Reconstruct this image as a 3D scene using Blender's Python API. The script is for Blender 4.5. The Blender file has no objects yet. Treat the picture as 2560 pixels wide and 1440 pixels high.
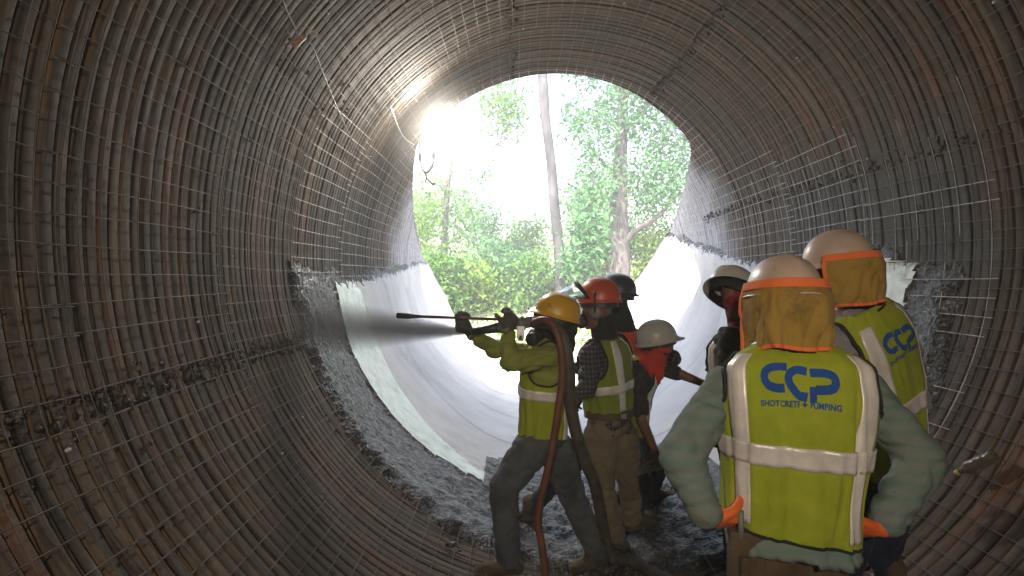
import bpy, bmesh, math, random
import numpy as np
from mathutils import Vector, Matrix, noise as mnoise
random.seed(7); rng = np.random.default_rng(7)
SC = bpy.context.scene
COL = SC.collection
R_ = math.radians

# ------------------------------------------------------------------ camera, sky, sun, exposure
RT = 2.05                      # tunnel radius (m)
AX, AZ = 0.482, 2.05           # tunnel axis (runs along +Y)
CZ = 1.804                     # camera height
F = 1400.0                     # focal length in pixels of the 2560 px photograph
cam_d = bpy.data.cameras.new('camera'); cam = bpy.data.objects.new('camera', cam_d); COL.objects.link(cam)
cam_d.sensor_width = 36; cam_d.lens = 36 * F / 2560; cam_d.shift_y = -20 / 2560
cam_d.clip_start = 0.05; cam_d.clip_end = 500
cam.location = (0, 0, CZ); cam.rotation_euler = (R_(90), 0, 0)
SC.camera = cam
SUN_EL, SUN_AZ = 58, 205       # degrees; azimuth from +Y, clockwise
w = bpy.data.worlds.new('World'); SC.world = w; w.use_nodes = True
nt = w.node_tree; nt.nodes.clear()
sky = nt.nodes.new('ShaderNodeTexSky'); sky.sky_type = 'NISHITA'; sky.sun_disc = False
sky.sun_elevation = R_(SUN_EL); sky.sun_rotation = R_(SUN_AZ); sky.dust_density = 3.0
bg = nt.nodes.new('ShaderNodeBackground'); bg.inputs['Strength'].default_value = 0.15
wo = nt.nodes.new('ShaderNodeOutputWorld')
nt.links.new(sky.outputs[0], bg.inputs[0]); nt.links.new(bg.outputs[0], wo.inputs[0])
sun_d = bpy.data.lights.new('sun', 'SUN'); sun_d.energy = 4.6; sun_d.angle = R_(0.5); sun_d.color = (1, .95, .86)
sun = bpy.data.objects.new('sun', sun_d); COL.objects.link(sun); sun.location = (0, 0, 30)
_sd = Vector((math.sin(R_(SUN_AZ)) * math.cos(R_(SUN_EL)), math.cos(R_(SUN_AZ)) * math.cos(R_(SUN_EL)), math.sin(R_(SUN_EL))))
sun.rotation_euler = _sd.to_track_quat('Z', 'Y').to_euler()
SC.view_settings.view_transform = 'Standard'; SC.view_settings.look = 'None'
SC.view_settings.gamma = 1; SC.view_settings.use_curve_mapping = False
SC.view_settings.exposure = 2.65
SC.cycles.use_denoising = True
SC.cycles.max_bounces = 10; SC.cycles.diffuse_bounces = 6; SC.cycles.volume_bounces = 1
SC.cycles.sample_clamp_indirect = 6
SC.cycles.volume_step_rate = 1.0

# ------------------------------------------------------------------ helpers
def P(px, py, d):
    return Vector(((px - 1280) / F * d, d, CZ - (py - 700) / F * d))

def wall(px, py, Rw=RT):
    """angle and depth where the photograph's pixel meets a cylinder of radius Rw about the axis"""
    a, b = (px - 1280) / F, -(py - 700) / F
    ox, oz = -AX, CZ - AZ
    A = a * a + b * b; B = 2 * (a * ox + b * oz); C = ox * ox + oz * oz - Rw * Rw
    d = (-B + math.sqrt(B * B - 4 * A * C)) / (2 * A)
    return math.atan2(oz + b * d, ox + a * d) % (2 * math.pi), d

def cyl(th, y, r):
    return Vector((AX + r * math.cos(th), y, AZ + r * math.sin(th)))

def V3(*a): return Vector(a)

def tag(o, label=None, cat=None, group=None, kind=None):
    if label: o['label'] = label
    if cat: o['category'] = cat
    if group: o['group'] = group
    if kind: o['kind'] = kind
    return o

def empty(name, loc=(0, 0, 0)):
    o = bpy.data.objects.new(name, None); COL.objects.link(o); o.location = loc
    o.empty_display_size = .1
    return o

def mk(name, V, Fc, mat=None, parent=None, smooth=True, uv=None, kind=None, coat=None):
    me = bpy.data.meshes.new(name)
    if isinstance(V, np.ndarray): V = V.tolist()
    else: V = [tuple(v) for v in V]
    if isinstance(Fc, np.ndarray): Fc = Fc.tolist()
    me.from_pydata(V, [], Fc)
    if smooth: me.polygons.foreach_set('use_smooth', [True] * len(me.polygons))
    if uv is not None:
        l = me.uv_layers.new(name='UVMap')
        idx = np.empty(len(me.loops), dtype=np.int32); me.loops.foreach_get('vertex_index', idx)
        l.data.foreach_set('uv', np.asarray(uv, dtype=np.float32)[idx].ravel())
    if coat is not None:
        ca = me.color_attributes.new('coat', 'FLOAT_COLOR', 'POINT'); ca.data.foreach_set('color', np.asarray(coat, dtype=np.float32).ravel())
    if mat: me.materials.append(mat)
    me.update()
    o = bpy.data.objects.new(name, me); COL.objects.link(o)
    if parent is not None:
        o.parent = parent
        o.matrix_parent_inverse = Matrix.Translation(-world_loc(parent))
    if kind: o['kind'] = kind
    return o

def world_loc(o):
    v = Vector(o.location)
    # every object here is built in world coordinates; only thing empties carry a location
    return v if o.parent is None else Vector((0, 0, 0))

def merge(shapes):
    V, Fc, n = [], [], 0
    for v, f in shapes:
        V.append(np.asarray(v, dtype=float)); Fc += [tuple(i + n for i in q) for q in f]; n += len(v)
    return np.vstack(V), Fc

def loft(rings, cap=True, closed=True):
    n = len(rings[0]); V = [tuple(p) for r in rings for p in r]; Fc = []
    for i in range(len(rings) - 1):
        for j in range(n if closed else n - 1):
            k = (j + 1) % n
            Fc.append((i * n + j, i * n + k, (i + 1) * n + k, (i + 1) * n + j))
    if cap:
        Fc.append(tuple(range(n - 1, -1, -1))); m = (len(rings) - 1) * n
        Fc.append(tuple(range(m, m + n)))
    return V, Fc

def frame(d):
    d = Vector(d).normalized()
    a = Vector((0, 0, 1)) if abs(d.z) < .9 else Vector((1, 0, 0))
    u = d.cross(a).normalized(); v = d.cross(u).normalized()
    return d, u, v

def capsule(p0, p1, r0, r1, n=14, flat=1.0, fdir=None):
    p0, p1 = Vector(p0), Vector(p1); d, u, v = frame(p1 - p0)
    if fdir is not None:
        v = Vector(fdir); v = (v - d * v.dot(d)).normalized(); u = v.cross(d).normalized()
    rings = []
    for a in (-80, -50, -20, 0):
        a = R_(a); c = p0 + d * r0 * math.sin(a); q = r0 * math.cos(a)
        rings.append([c + u * q * math.cos(t) + v * q * flat * math.sin(t) for t in np.linspace(0, 2 * math.pi, n, endpoint=False)])
    for a in (0, 20, 50, 80):
        a = R_(a); c = p1 + d * r1 * math.sin(a); q = r1 * math.cos(a)
        rings.append([c + u * q * math.cos(t) + v * q * flat * math.sin(t) for t in np.linspace(0, 2 * math.pi, n, endpoint=False)])
    return loft(rings)

def chain(pts, rads, n=14):
    return [capsule(pts[i], pts[i + 1], rads[i], rads[i + 1], n) for i in range(len(pts) - 1)]

def ellipsoid(c, rx, ry, rz, ax=None, n=20, m=12):
    """ax = (x axis, y axis, z axis)"""
    X, Y, Z = ax or (V3(1, 0, 0), V3(0, 1, 0), V3(0, 0, 1)); c = Vector(c); rings = []
    for i in range(m):
        a = R_(-86 + 172 * i / (m - 1))
        rings.append([c + Z * rz * math.sin(a) + X * rx * math.cos(a) * math.cos(t) + Y * ry * math.cos(a) * math.sin(t)
                      for t in np.linspace(0, 2 * math.pi, n, endpoint=False)])
    return loft(rings)

def box(c, sx, sy, sz, ax=None):
    X, Y, Z = ax or (V3(1, 0, 0), V3(0, 1, 0), V3(0, 0, 1)); c = Vector(c)
    V = [c + X * sx * i + Y * sy * j + Z * sz * k for k in (-.5, .5) for j in (-.5, .5) for i in (-.5, .5)]
    return V, [(0, 2, 3, 1), (4, 5, 7, 6), (0, 1, 5, 4), (2, 6, 7, 3), (0, 4, 6, 2), (1, 3, 7, 5)]

def catmull(pts, n=8):
    pts = [Vector(p) for p in pts]; out = []
    q = [pts[0] * 2 - pts[1]] + pts + [pts[-1] * 2 - pts[-2]]
    for i in range(1, len(q) - 2):
        for k in range(n):
            t = k / n
            out.append(.5 * ((2 * q[i]) + (q[i + 1] - q[i - 1]) * t + (2 * q[i - 1] - 5 * q[i] + 4 * q[i + 1] - q[i + 2]) * t * t
                             + (3 * q[i] - q[i - 1] - 3 * q[i + 1] + q[i + 2]) * t ** 3))
    out.append(pts[-1]); return out

def tube(pts, r, n=8, cap=True):
    """r: number or list along pts; parallel-transported frame"""
    pts = [Vector(p) for p in pts]
    if not hasattr(r, '__len__'): r = [r] * len(pts)
    d0, u, v = frame(pts[1] - pts[0]); rings = []
    for i, p in enumerate(pts):
        t = (pts[min(i + 1, len(pts) - 1)] - pts[max(i - 1, 0)]).normalized()
        u = (u - t * u.dot(t)).normalized(); v = t.cross(u)
        rings.append([p + (u * math.cos(a) + v * math.sin(a)) * r[i] for a in np.linspace(0, 2 * math.pi, n, endpoint=False)])
    return loft(rings, cap)

def lathe(p0, axis, prof, n=20):
    """prof: list of (distance along axis, radius)"""
    p0 = Vector(p0); d, u, v = frame(axis)
    return loft([[p0 + d * s + (u * math.cos(a) + v * math.sin(a)) * q for a in np.linspace(0, 2 * math.pi, n, endpoint=False)] for s, q in prof])

def remesh(name, shapes, voxel, mat, parent, smooth_it=6, wrinkle=0, wfreq=(9, 9, 9), seed=0, cut=None):
    V, Fc = merge(shapes)
    me = bpy.data.meshes.new('tmp'); me.from_pydata(V.tolist(), [], Fc)
    bm = bmesh.new(); bm.from_mesh(me); bmesh.ops.recalc_face_normals(bm, faces=bm.faces); bm.to_mesh(me); bm.free()
    o = bpy.data.objects.new('tmp', me); COL.objects.link(o)
    m = o.modifiers.new('r', 'REMESH'); m.mode = 'VOXEL'; m.voxel_size = voxel
    if smooth_it:
        s = o.modifiers.new('s', 'SMOOTH'); s.iterations = smooth_it; s.factor = .5
    dg = bpy.context.evaluated_depsgraph_get(); ev = o.evaluated_get(dg); em = ev.to_mesh()
    nv = len(em.vertices); co = np.empty(nv * 3); em.vertices.foreach_get('co', co); co = co.reshape(-1, 3)
    no = np.empty(nv * 3); em.vertices.foreach_get('normal', no); no = no.reshape(-1, 3)
    fc = [tuple(p.vertices) for p in em.polygons]
    ev.to_mesh_clear(); bpy.data.objects.remove(o); bpy.data.meshes.remove(me)
    if wrinkle:
        f = np.array(wfreq)
        for i in range(nv):
            q = co[i] * f + seed * 7.3
            a = mnoise.noise(Vector(q)); b = mnoise.noise(Vector(q * 2.3 + 5))
            ww = wrinkle * (.55 * b - 1.5 * max(0, 1 - abs(a) * 3.4) ** 1.4)
            co[i] += no[i] * ww
    if cut is not None:
        keep = np.array([cut(c) for c in co]); fc = [q for q in fc if all(keep[i] for i in q)]
    return mk(name, co, fc, mat, parent)

# ------------------------------------------------------------------ materials
def new_mat(name):
    m = bpy.data.materials.new(name); m.use_nodes = True
    n = m.node_tree; b = n.nodes['Principled BSDF']
    return m, n, b

def L(n, a, b): n.links.new(a, b)

def ramp(n, fac, cols, pos=None):
    r = n.nodes.new('ShaderNodeValToRGB'); e = r.color_ramp.elements
    pos = pos or np.linspace(.3, .7, len(cols))
    while len(e) < len(cols): e.new(.5)
    for k, (c, p) in enumerate(zip(cols, pos)):
        e[k].position = float(p); e[k].color = (*c, 1) if len(c) == 3 else c
    L(n, fac, r.inputs[0]); return r.outputs[0]

def coords(n, kind='Object', scale=(1, 1, 1)):
    t = n.nodes.new('ShaderNodeTexCoord'); mp = n.nodes.new('ShaderNodeMapping')
    mp.inputs['Scale'].default_value = scale
    L(n, t.outputs[kind], mp.inputs[0]); return mp.outputs[0]

def noise_n(n, vec, scale, detail=4, rough=.55):
    t = n.nodes.new('ShaderNodeTexNoise'); t.inputs['Scale'].default_value = scale
    t.inputs['Detail'].default_value = detail; t.inputs['Roughness'].default_value = rough
    L(n, vec, t.inputs['Vector']); return t.outputs[0]

def bump_n(n, b, h, strength, dist):
    k = n.nodes.new('ShaderNodeBump'); k.inputs['Strength'].default_value = strength; k.inputs['Distance'].default_value = dist
    L(n, h, k.inputs['Height']); L(n, k.outputs[0], b.inputs['Normal']); return k

def simple(name, cols, scale=6, rough=.7, metal=0, bump=.0, bscale=80, bdist=.004, kind='Object', stretch=(1, 1, 1), spec=.5, dirt=None, pos=None):
    m, n, b = new_mat(name)
    v = coords(n, kind, stretch)
    c = ramp(n, noise_n(n, v, scale), cols, pos)
    if dirt:
        mx = n.nodes.new('ShaderNodeMix'); mx.data_type = 'RGBA'
        dn = ramp(n, noise_n(n, coords(n, kind), dirt[1], 6, .65), [(0, 0, 0), (1, 1, 1)], [dirt[2], dirt[2] + .12])
        L(n, dn, mx.inputs[0]); L(n, c, mx.inputs[6]); mx.inputs[7].default_value = (*dirt[0], 1); c = mx.outputs[2]
    L(n, c, b.inputs['Base Color'])
    b.inputs['Roughness'].default_value = rough; b.inputs['Metallic'].default_value = metal
    b.inputs['Specular IOR Level'].default_value = spec
    if bump: bump_n(n, b, noise_n(n, coords(n, kind, stretch), bscale, 3), bump, bdist)
    return m

M = {}
def mat_plate():
    m, n, b = new_mat('corrugated steel')
    v = coords(n, 'UV', (1.3, 15, 1))
    c1 = ramp(n, noise_n(n, v, 1.0, 3), [(.022, .015, .009), (.054, .037, .023), (.080, .055, .034), (.15, .095, .05)], [.3, .45, .58, .75])
    v2 = coords(n, 'UV', (.55, 5, 1))
    k = ramp(n, noise_n(n, v2, 1.0, 3), [(0, 0, 0), (1, 1, 1)], [.54, .70])
    mx = n.nodes.new('ShaderNodeMix'); mx.data_type = 'RGBA'
    L(n, k, mx.inputs[0]); L(n, c1, mx.inputs[6]); mx.inputs[7].default_value = (.13, .055, .028, 1)
    g = ramp(n, noise_n(n, coords(n, 'UV', (9, 40, 1)), 1.0, 5, .7), [(.5, .5, .5), (1.15, 1.15, 1.15)], [.3, .65])
    mu = n.nodes.new('ShaderNodeMix'); mu.data_type = 'RGBA'; mu.blend_type = 'MULTIPLY'; mu.inputs[0].default_value = 1
    L(n, mx.outputs[2], mu.inputs[6]); L(n, g, mu.inputs[7])
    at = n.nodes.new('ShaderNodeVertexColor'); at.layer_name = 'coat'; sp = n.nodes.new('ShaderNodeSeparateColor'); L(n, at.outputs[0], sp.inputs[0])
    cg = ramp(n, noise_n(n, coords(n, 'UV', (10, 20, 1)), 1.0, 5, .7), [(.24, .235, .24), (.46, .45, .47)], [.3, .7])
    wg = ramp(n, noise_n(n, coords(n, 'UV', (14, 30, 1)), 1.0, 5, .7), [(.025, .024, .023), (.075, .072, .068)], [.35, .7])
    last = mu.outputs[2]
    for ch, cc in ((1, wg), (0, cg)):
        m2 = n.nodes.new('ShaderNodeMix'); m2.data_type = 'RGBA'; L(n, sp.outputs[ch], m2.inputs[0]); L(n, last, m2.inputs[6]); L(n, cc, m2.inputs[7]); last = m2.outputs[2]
    L(n, last, b.inputs['Base Color'])
    b.inputs['Roughness'].default_value = .72; b.inputs['Metallic'].default_value = .0; b.inputs['Specular IOR Level'].default_value = .3
    bump_n(n, b, noise_n(n, coords(n, 'UV', (14, 60, 1)), 1.0, 4), .35, .003)
    return m
M['plate'] = mat_plate()
M['wire'] = simple('rusty wire', [(.028, .02, .014), (.055, .041, .03), (.095, .073, .056)], 14, .6, .0, .3, 200, .001)
M['wire_pale'] = simple('mortar coated wire', [(.20, .19, .18), (.36, .35, .34), (.48, .47, .47)], 14, .5, .1, .3, 200, .001)
M['smooth'] = simple('trowelled concrete', [(.36, .345, .335), (.43, .415, .405), (.48, .465, .455)], 1.6, .62, 0, .5, 30, .004, stretch=(1, 1.6, 1), dirt=((.345, .33, .325), 1.3, .56))
M['fresh'] = simple('fresh screeded concrete', [(.40, .46, .43), (.56, .63, .60), (.66, .72, .69)], 9, .5, 0, .7, 45, .005, dirt=((.3, .31, .31), 22, .62))
def mat_rough():
    m, n, b = new_mat('rough wet shotcrete')
    v = coords(n)
    c = ramp(n, noise_n(n, v, 34, 6, .7), [(.010, .010, .0105), (.028, .028, .030), (.26, .26, .28)], [.42, .56, .68])
    L(n, c, b.inputs['Base Color']); b.inputs['Roughness'].default_value = .34
    t = n.nodes.new('ShaderNodeTexVoronoi'); t.inputs['Scale'].default_value = 52; L(n, v, t.inputs['Vector'])
    a = n.nodes.new('ShaderNodeMath'); a.operation = 'SUBTRACT'
    L(n, noise_n(n, v, 60, 5, .7), a.inputs[0]); L(n, t.outputs['Distance'], a.inputs[1])
    bump_n(n, b, a.outputs[0], .75, .010)
    return m
M['rough'] = mat_rough()
M['crust'] = simple('mortar crust', [(.045, .037, .03), (.11, .09, .07)], 30, .8, 0, .8, 70, .006)
M['darkgap'] = simple('seam hole shade', [(.012, .01, .009), (.03, .024, .02)], 20, .6, 0, .6, 60, .004)  # near-black colour painted for the shade in the seam holes
M['steel'] = simple('galvanised steel', [(.35, .35, .36), (.5, .5, .5)], 20, .35, .8)
M['black'] = simple('black rubber', [(.012, .012, .013), (.03, .03, .03)], 25, .5, 0, .3, 120, .002)
M['hose_rust'] = simple('red rubber hose', [(.10, .035, .022), (.17, .065, .04)], 12, .55, 0, .3, 120, .002, dirt=((.1, .085, .075), 9, .6))
M['mudhose'] = simple('muddy hose rubber', [(.035, .03, .027), (.10, .088, .078)], 14, .6, 0, .6, 60, .004)

# ------------------------------------------------------------------ tunnel
def y_end(s):
    """length of the bevelled pipe end as a function of height (sin of the angle)"""
    if s > .64: return 6.22 + (1 - s) * .5
    if s > -.3: return 6.40 + (.64 - s) / .94 * 5.75
    return 12.15 - (-.3 - s) * .5

tunnel = empty('tunnel_lining', (AX, 0, 0)); tag(tunnel, kind='structure')

SEAMS = sorted([wall(0, 1060)[0], wall(500, 925)[0], wall(2400, 345)[0], wall(1790, 45)[0], wall(1282, 100)[0], R_(272)])
sL = (wall(0, 1060)[0] + wall(640, 898)[0]) / 2; sR = (wall(2560, 300)[0] + wall(2040, 450)[0]) / 2
sT1 = wall(1790, 45)[0]; sT2 = wall(1282, 100)[0]
seams = sorted([sL, sR % (2 * math.pi), sT1, sT2, R_(272), R_(320)])

def corrugation_rows():
    ys, dep, y = [], [], 0.7
    while y < 12.2:
        pit = .068 * random.uniform(.86, 1.14); D = random.uniform(.013, .020) * max(.32, min(1, 1.62 - .36 * y)); c = random.uniform(-.003, .003)
        cw = random.uniform(.70, .84)
        for ph, h in ((0, .1), (.06, 0), (cw - .05, 0), (cw, .1), (cw + (1 - cw) * .3, .85), (cw + (1 - cw) * .45, 1), (cw + (1 - cw) * .65, 1), (cw + (1 - cw) * .8, .85)):
            ys.append(y + pit * ph); dep.append(c + D * h)
        y += pit
    return np.array(ys), np.array(dep)
rows_y, rows_d = corrugation_rows()
rows_y = np.concatenate([np.arange(-34, .65, .35), rows_y]); rows_d = np.concatenate([np.zeros(len(np.arange(-34, .65, .35))), rows_d])

def plate(t0, t1, off):
    n = max(8, int((t1 - t0) / R_(2.2))); th = np.linspace(t0, t1 + .012, n + 1)
    ye = np.array([y_end(math.sin(t)) for t in th])
    for (ya, yb) in ((-34, .75), (.75, 3.2), (3.2, 5.7), (5.7, 9.0), (9.0, 12.3)):
        idx = np.where((rows_y >= ya - .02) & (rows_y <= yb + .02))[0]
        if len(idx) < 2: continue
        Y = rows_y[idx]; D = rows_d[idx]
        yy = np.minimum(Y[:, None], ye[None, :]); wob = .006 * np.sin(th * 9 + Y[:, None] * .8)
        r = RT + off + D[:, None] + wob
        V = np.stack([AX + r * np.cos(th), yy, AZ + r * np.sin(th)], -1).reshape(-1, 3)
        uv = np.stack([np.broadcast_to(th * RT, yy.shape), yy], -1).reshape(-1, 2)
        a = (np.arange(len(Y) - 1)[:, None] * (n + 1) + np.arange(n)[None, :]).ravel()
        q = np.stack([a, a + 1, a + n + 2, a + n + 1], -1)
        ok = (yy.reshape(-1)[q].max(1) - yy.reshape(-1)[q].min(1)) > 1e-4
        q = q[ok]
        if len(q):
            TT = np.broadcast_to(th, yy.shape).reshape(-1) % (2 * math.pi); yv = yy.reshape(-1)
            nzv = .5 * np.sin(TT * 23 + yv * 3) * np.sin(yv * 7 + TT * 5)
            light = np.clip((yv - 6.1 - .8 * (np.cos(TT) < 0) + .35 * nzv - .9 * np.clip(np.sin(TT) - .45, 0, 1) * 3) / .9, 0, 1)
            sg = (TT + math.pi) % (2 * math.pi) - math.pi
            wet = np.clip((yv - 2.95 + .25 * nzv) / .15, 0, 1) * np.clip((5.6 - yv) / .8, 0, 1) * np.clip((sg + R_(48)) / .1, 0, 1) * np.clip((R_(24) - sg + .1 * nzv) / .2, 0, 1)
            lf = np.clip((yv - 4.1 + .25 * nzv) / .7, 0, 1) * np.clip((6.6 - yv) / 1.2, 0, 1) * np.clip((TT - R_(150)) / .3, 0, 1) * np.clip((R_(265) - TT) / .2, 0, 1)
            wet = np.maximum(wet, .85 * lf)
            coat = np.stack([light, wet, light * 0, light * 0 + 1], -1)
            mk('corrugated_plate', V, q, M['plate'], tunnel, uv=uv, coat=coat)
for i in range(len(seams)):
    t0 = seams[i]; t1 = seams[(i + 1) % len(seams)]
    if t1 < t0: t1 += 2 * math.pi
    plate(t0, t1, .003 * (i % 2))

# wire mesh sheets, rolled round the lining in strips about a metre wide
RW = RT - .03
def ang_seg(th): return (math.cos(th), math.sin(th))
sheet_bounds = []
y = -.25
while y < 11.5:
    sheet_bounds.append((y, y + 1.13)); y += 1.04
def long_wire(th, y0, y1, r, bend):
    pts = []
    n = 6
    for k in range(n + 1):
        t = k / n; yy = y0 + (y1 - y0) * t
        a = th + bend[0] * math.sin(t * 3.1) + bend[1] * t
        pts.append(cyl(a, yy, RW + bend[2] * math.sin(t * 3.14) ** 2))
    return tube(pts, r, 5, False)
def concrete_top(th, y): return False
WIRES = []
for si, (y0, y1) in enumerate(sheet_bounds):
    root = empty('wire_mesh_sheet', (0, 0, 0)); root.parent = tunnel; root.matrix_parent_inverse = Matrix.Translation(-Vector(tunnel.location))
    ph = random.uniform(0, .05); nW = 124; skew = random.uniform(-.012, .012)
    rad = -.006 * (si % 2)
    shapes, pale = [], []
    for k in range(nW):
        th = (k / nW * 2 * math.pi + ph) % (2 * math.pi)
        ye = y_end(math.sin(th)) + random.uniform(-.03, .06)
        a, b = y0 + random.uniform(-.03, .03), min(y1 + random.uniform(-.03, .03), ye)
        if b - a < .1: continue
        bend = (random.gauss(0, .0022), skew + random.gauss(0, .002), random.uniform(-.02, .012) + rad)
        WIRES.append((si, th, a, b))
        sh = long_wire(th, a, b, .0027, bend)
        # nearest sheets: every long wire in view is a piece of its own
        if si in (1, 2) and not (R_(245) < th < R_(300)):
            mk('wire', *sh, M['wire'], root)
        else:
            sg = (th + math.pi) % (2 * math.pi) - math.pi
            jj = random.gauss(0, .05)
            cp = si >= 6 or (si >= 4 and R_(150) < th + jj < R_(262)) or (si >= 4 and R_(-50) < sg + jj < R_(24)) or (si == 3 and R_(-50) < sg + jj < R_(18) and random.random() < .6)
            (pale if cp else shapes).append(sh)
    nh = 11
    for k in range(nh):
        yy = y0 + .03 + (y1 - y0 - .06) * k / (nh - 1) + random.uniform(-.006, .006)
        run = []; m = 150; r0 = RW - .006 + random.uniform(-.004, .004); p1, p2 = random.uniform(0, 6), random.uniform(0, 6)
        for j in range(m + 1):
            th = j / m * 2 * math.pi
            if yy < y_end(math.sin(th)) + .02:
                run.append(cyl(th, yy + .006 * math.sin(th * 3 + p1), r0 + .008 * math.sin(th * 5 + p2) + rad))
            brk = si in (3, 4, 5) and j in (63, 109, 10 - (k % 4), 130)
            if (brk or yy >= y_end(math.sin(th)) + .02 or j == m) and len(run) > 3:
                ta_ = math.atan2(run[len(run) // 2].z - AZ, run[len(run) // 2].x - AX)
                cp = si >= 6 or (si >= 3 and R_(-50) < ta_ < R_(24) and random.random() < (.45, .8, .9)[min(si, 5) - 3])
                (pale if cp else shapes).append(tube(run, .0022, 5, False)); run = [run[-1]]
            elif yy >= y_end(math.sin(th)) + .02: run = []
    for shp, mt in ((shapes, 'wire'), (pale, 'wire_pale')):
        if shp: mk('welded_wires', *merge(shp), M[mt], root, kind='stuff')

# crusted seams with bolts
def seam_crust(th0, y0, y1, sgn, step=.034, k_=.75):
    lumps, hole_shade = [], []
    y = y0
    while y < y1:
        for _ in range(2):
            r = random.choice((.004, .005, .006, .008, .011))
            c = cyl(th0 + sgn * random.gauss(.014, .009), y + random.uniform(-.02, .02), RT - .006 + random.uniform(-.006, .006))
            lumps.append(ellipsoid(c, r, r * random.uniform(.8, 1.9), r * random.uniform(.5, 1.1), n=7, m=5))
        if random.random() > k_: y += step; continue
        if random.random() < .75:
            r = random.uniform(.010, .024)
            c = cyl(th0 - sgn * random.uniform(.0, .022), y, RT + .004)
            hole_shade.append(ellipsoid(c, .014, r * .8, r, n=8, m=5))  # dark blob stands in for a shaded hole beneath the crust
        y += step
    def rough_up(sh): return [(np.asarray(v, dtype=float) + rng.normal(0, .0024, (len(v), 3)), f) for v, f in sh]
    lumps, hole_shade = rough_up(lumps), rough_up(hole_shade)
    mk('seam_crust', *merge(lumps), M['crust'], tunnel, kind='stuff')
    mk('seam_hole_shade', *merge(hole_shade), M['darkgap'], tunnel, kind='stuff')
seam_crust(sL, .9, 4.9, -1, .03, .85)
seam_crust(sR, .9, 7.2, -1, .04, .5)
seam_crust(sT1, 1.4, 6.2, 1, .05, .5)
seam_crust(sT2, 1.6, 6.2, 1, .05, .5)
# bolts and mortar splats caught in the mesh
bolts, splats = [], []
for k in range(70):
    th = random.uniform(0, 2 * math.pi); yy = random.uniform(1.2, 6)
    bolts.append(ellipsoid(cyl(th, yy, RW - .002), .008, .012, .008, n=6, m=4))
for k in range(60):
    th = random.uniform(R_(140), R_(235)) if k % 2 else random.uniform(R_(-60), R_(60)); yy = random.uniform(1.3, 5)
    for q in range(4):
        r = random.uniform(.004, .010)
        splats.append(ellipsoid(cyl(th + random.uniform(-.012, .012), yy + random.uniform(-.02, .02), RT - .012), r, r, r, n=7, m=5))
mk('wire_tie', *merge(bolts), M['wire_pale'], tunnel, kind='stuff')
mk('mortar_splat', *merge(splats), M['crust'], tunnel, kind='stuff')

# ------------------------------------------------------------------ sprayed concrete
RI = RT - .05
def picks(pts, Rw=RI):
    q = sorted(wall(*p, Rw) for p in pts); return np.array([a for a, _ in q]), np.array([b for _, b in q])
def unwrap(px): return [((a if a > R_(90) else a + 2 * math.pi), d) for a, d in px]
def fpicks(pts):
    q = sorted(unwrap([wall(*p, RI) for p in pts])); return np.array([a for a, _ in q]), np.array([b for _, b in q])
ro = fpicks([(735, 640), (760, 780), (790, 905), (900, 1100), (1040, 1240), (1230, 1375), (2385, 720), (2375, 850), (2330, 1000), (2290, 1120)])
so = fpicks([(838, 690), (842, 740), (869, 862), (928, 974), (1025, 1092), (1191, 1201), (2278, 690), (2262, 790), (2210, 900)])
si_ = fpicks([(885, 690), (903, 740), (952, 886), (1025, 1013), (1123, 1121), (1200, 1182), (2120, 690), (2100, 790), (2080, 900)])
tl = [wall(735, 640, RI), wall(870, 680, RI), wall(1000, 655, RI), wall(1060, 640, RI)]
tr = unwrap([wall(1660, 575, RI), wall(1800, 620, RI), wall(1900, 640, RI), wall(2190, 600, RI), wall(2330, 650, RI)])
tl_y, tl_a = np.array([d for _, d in tl]), np.array([a for a, _ in tl])
tr = sorted(tr, key=lambda q: q[1]); tr_y, tr_a = np.array([d for _, d in tr]), np.array([a for a, _ in tr])

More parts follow.
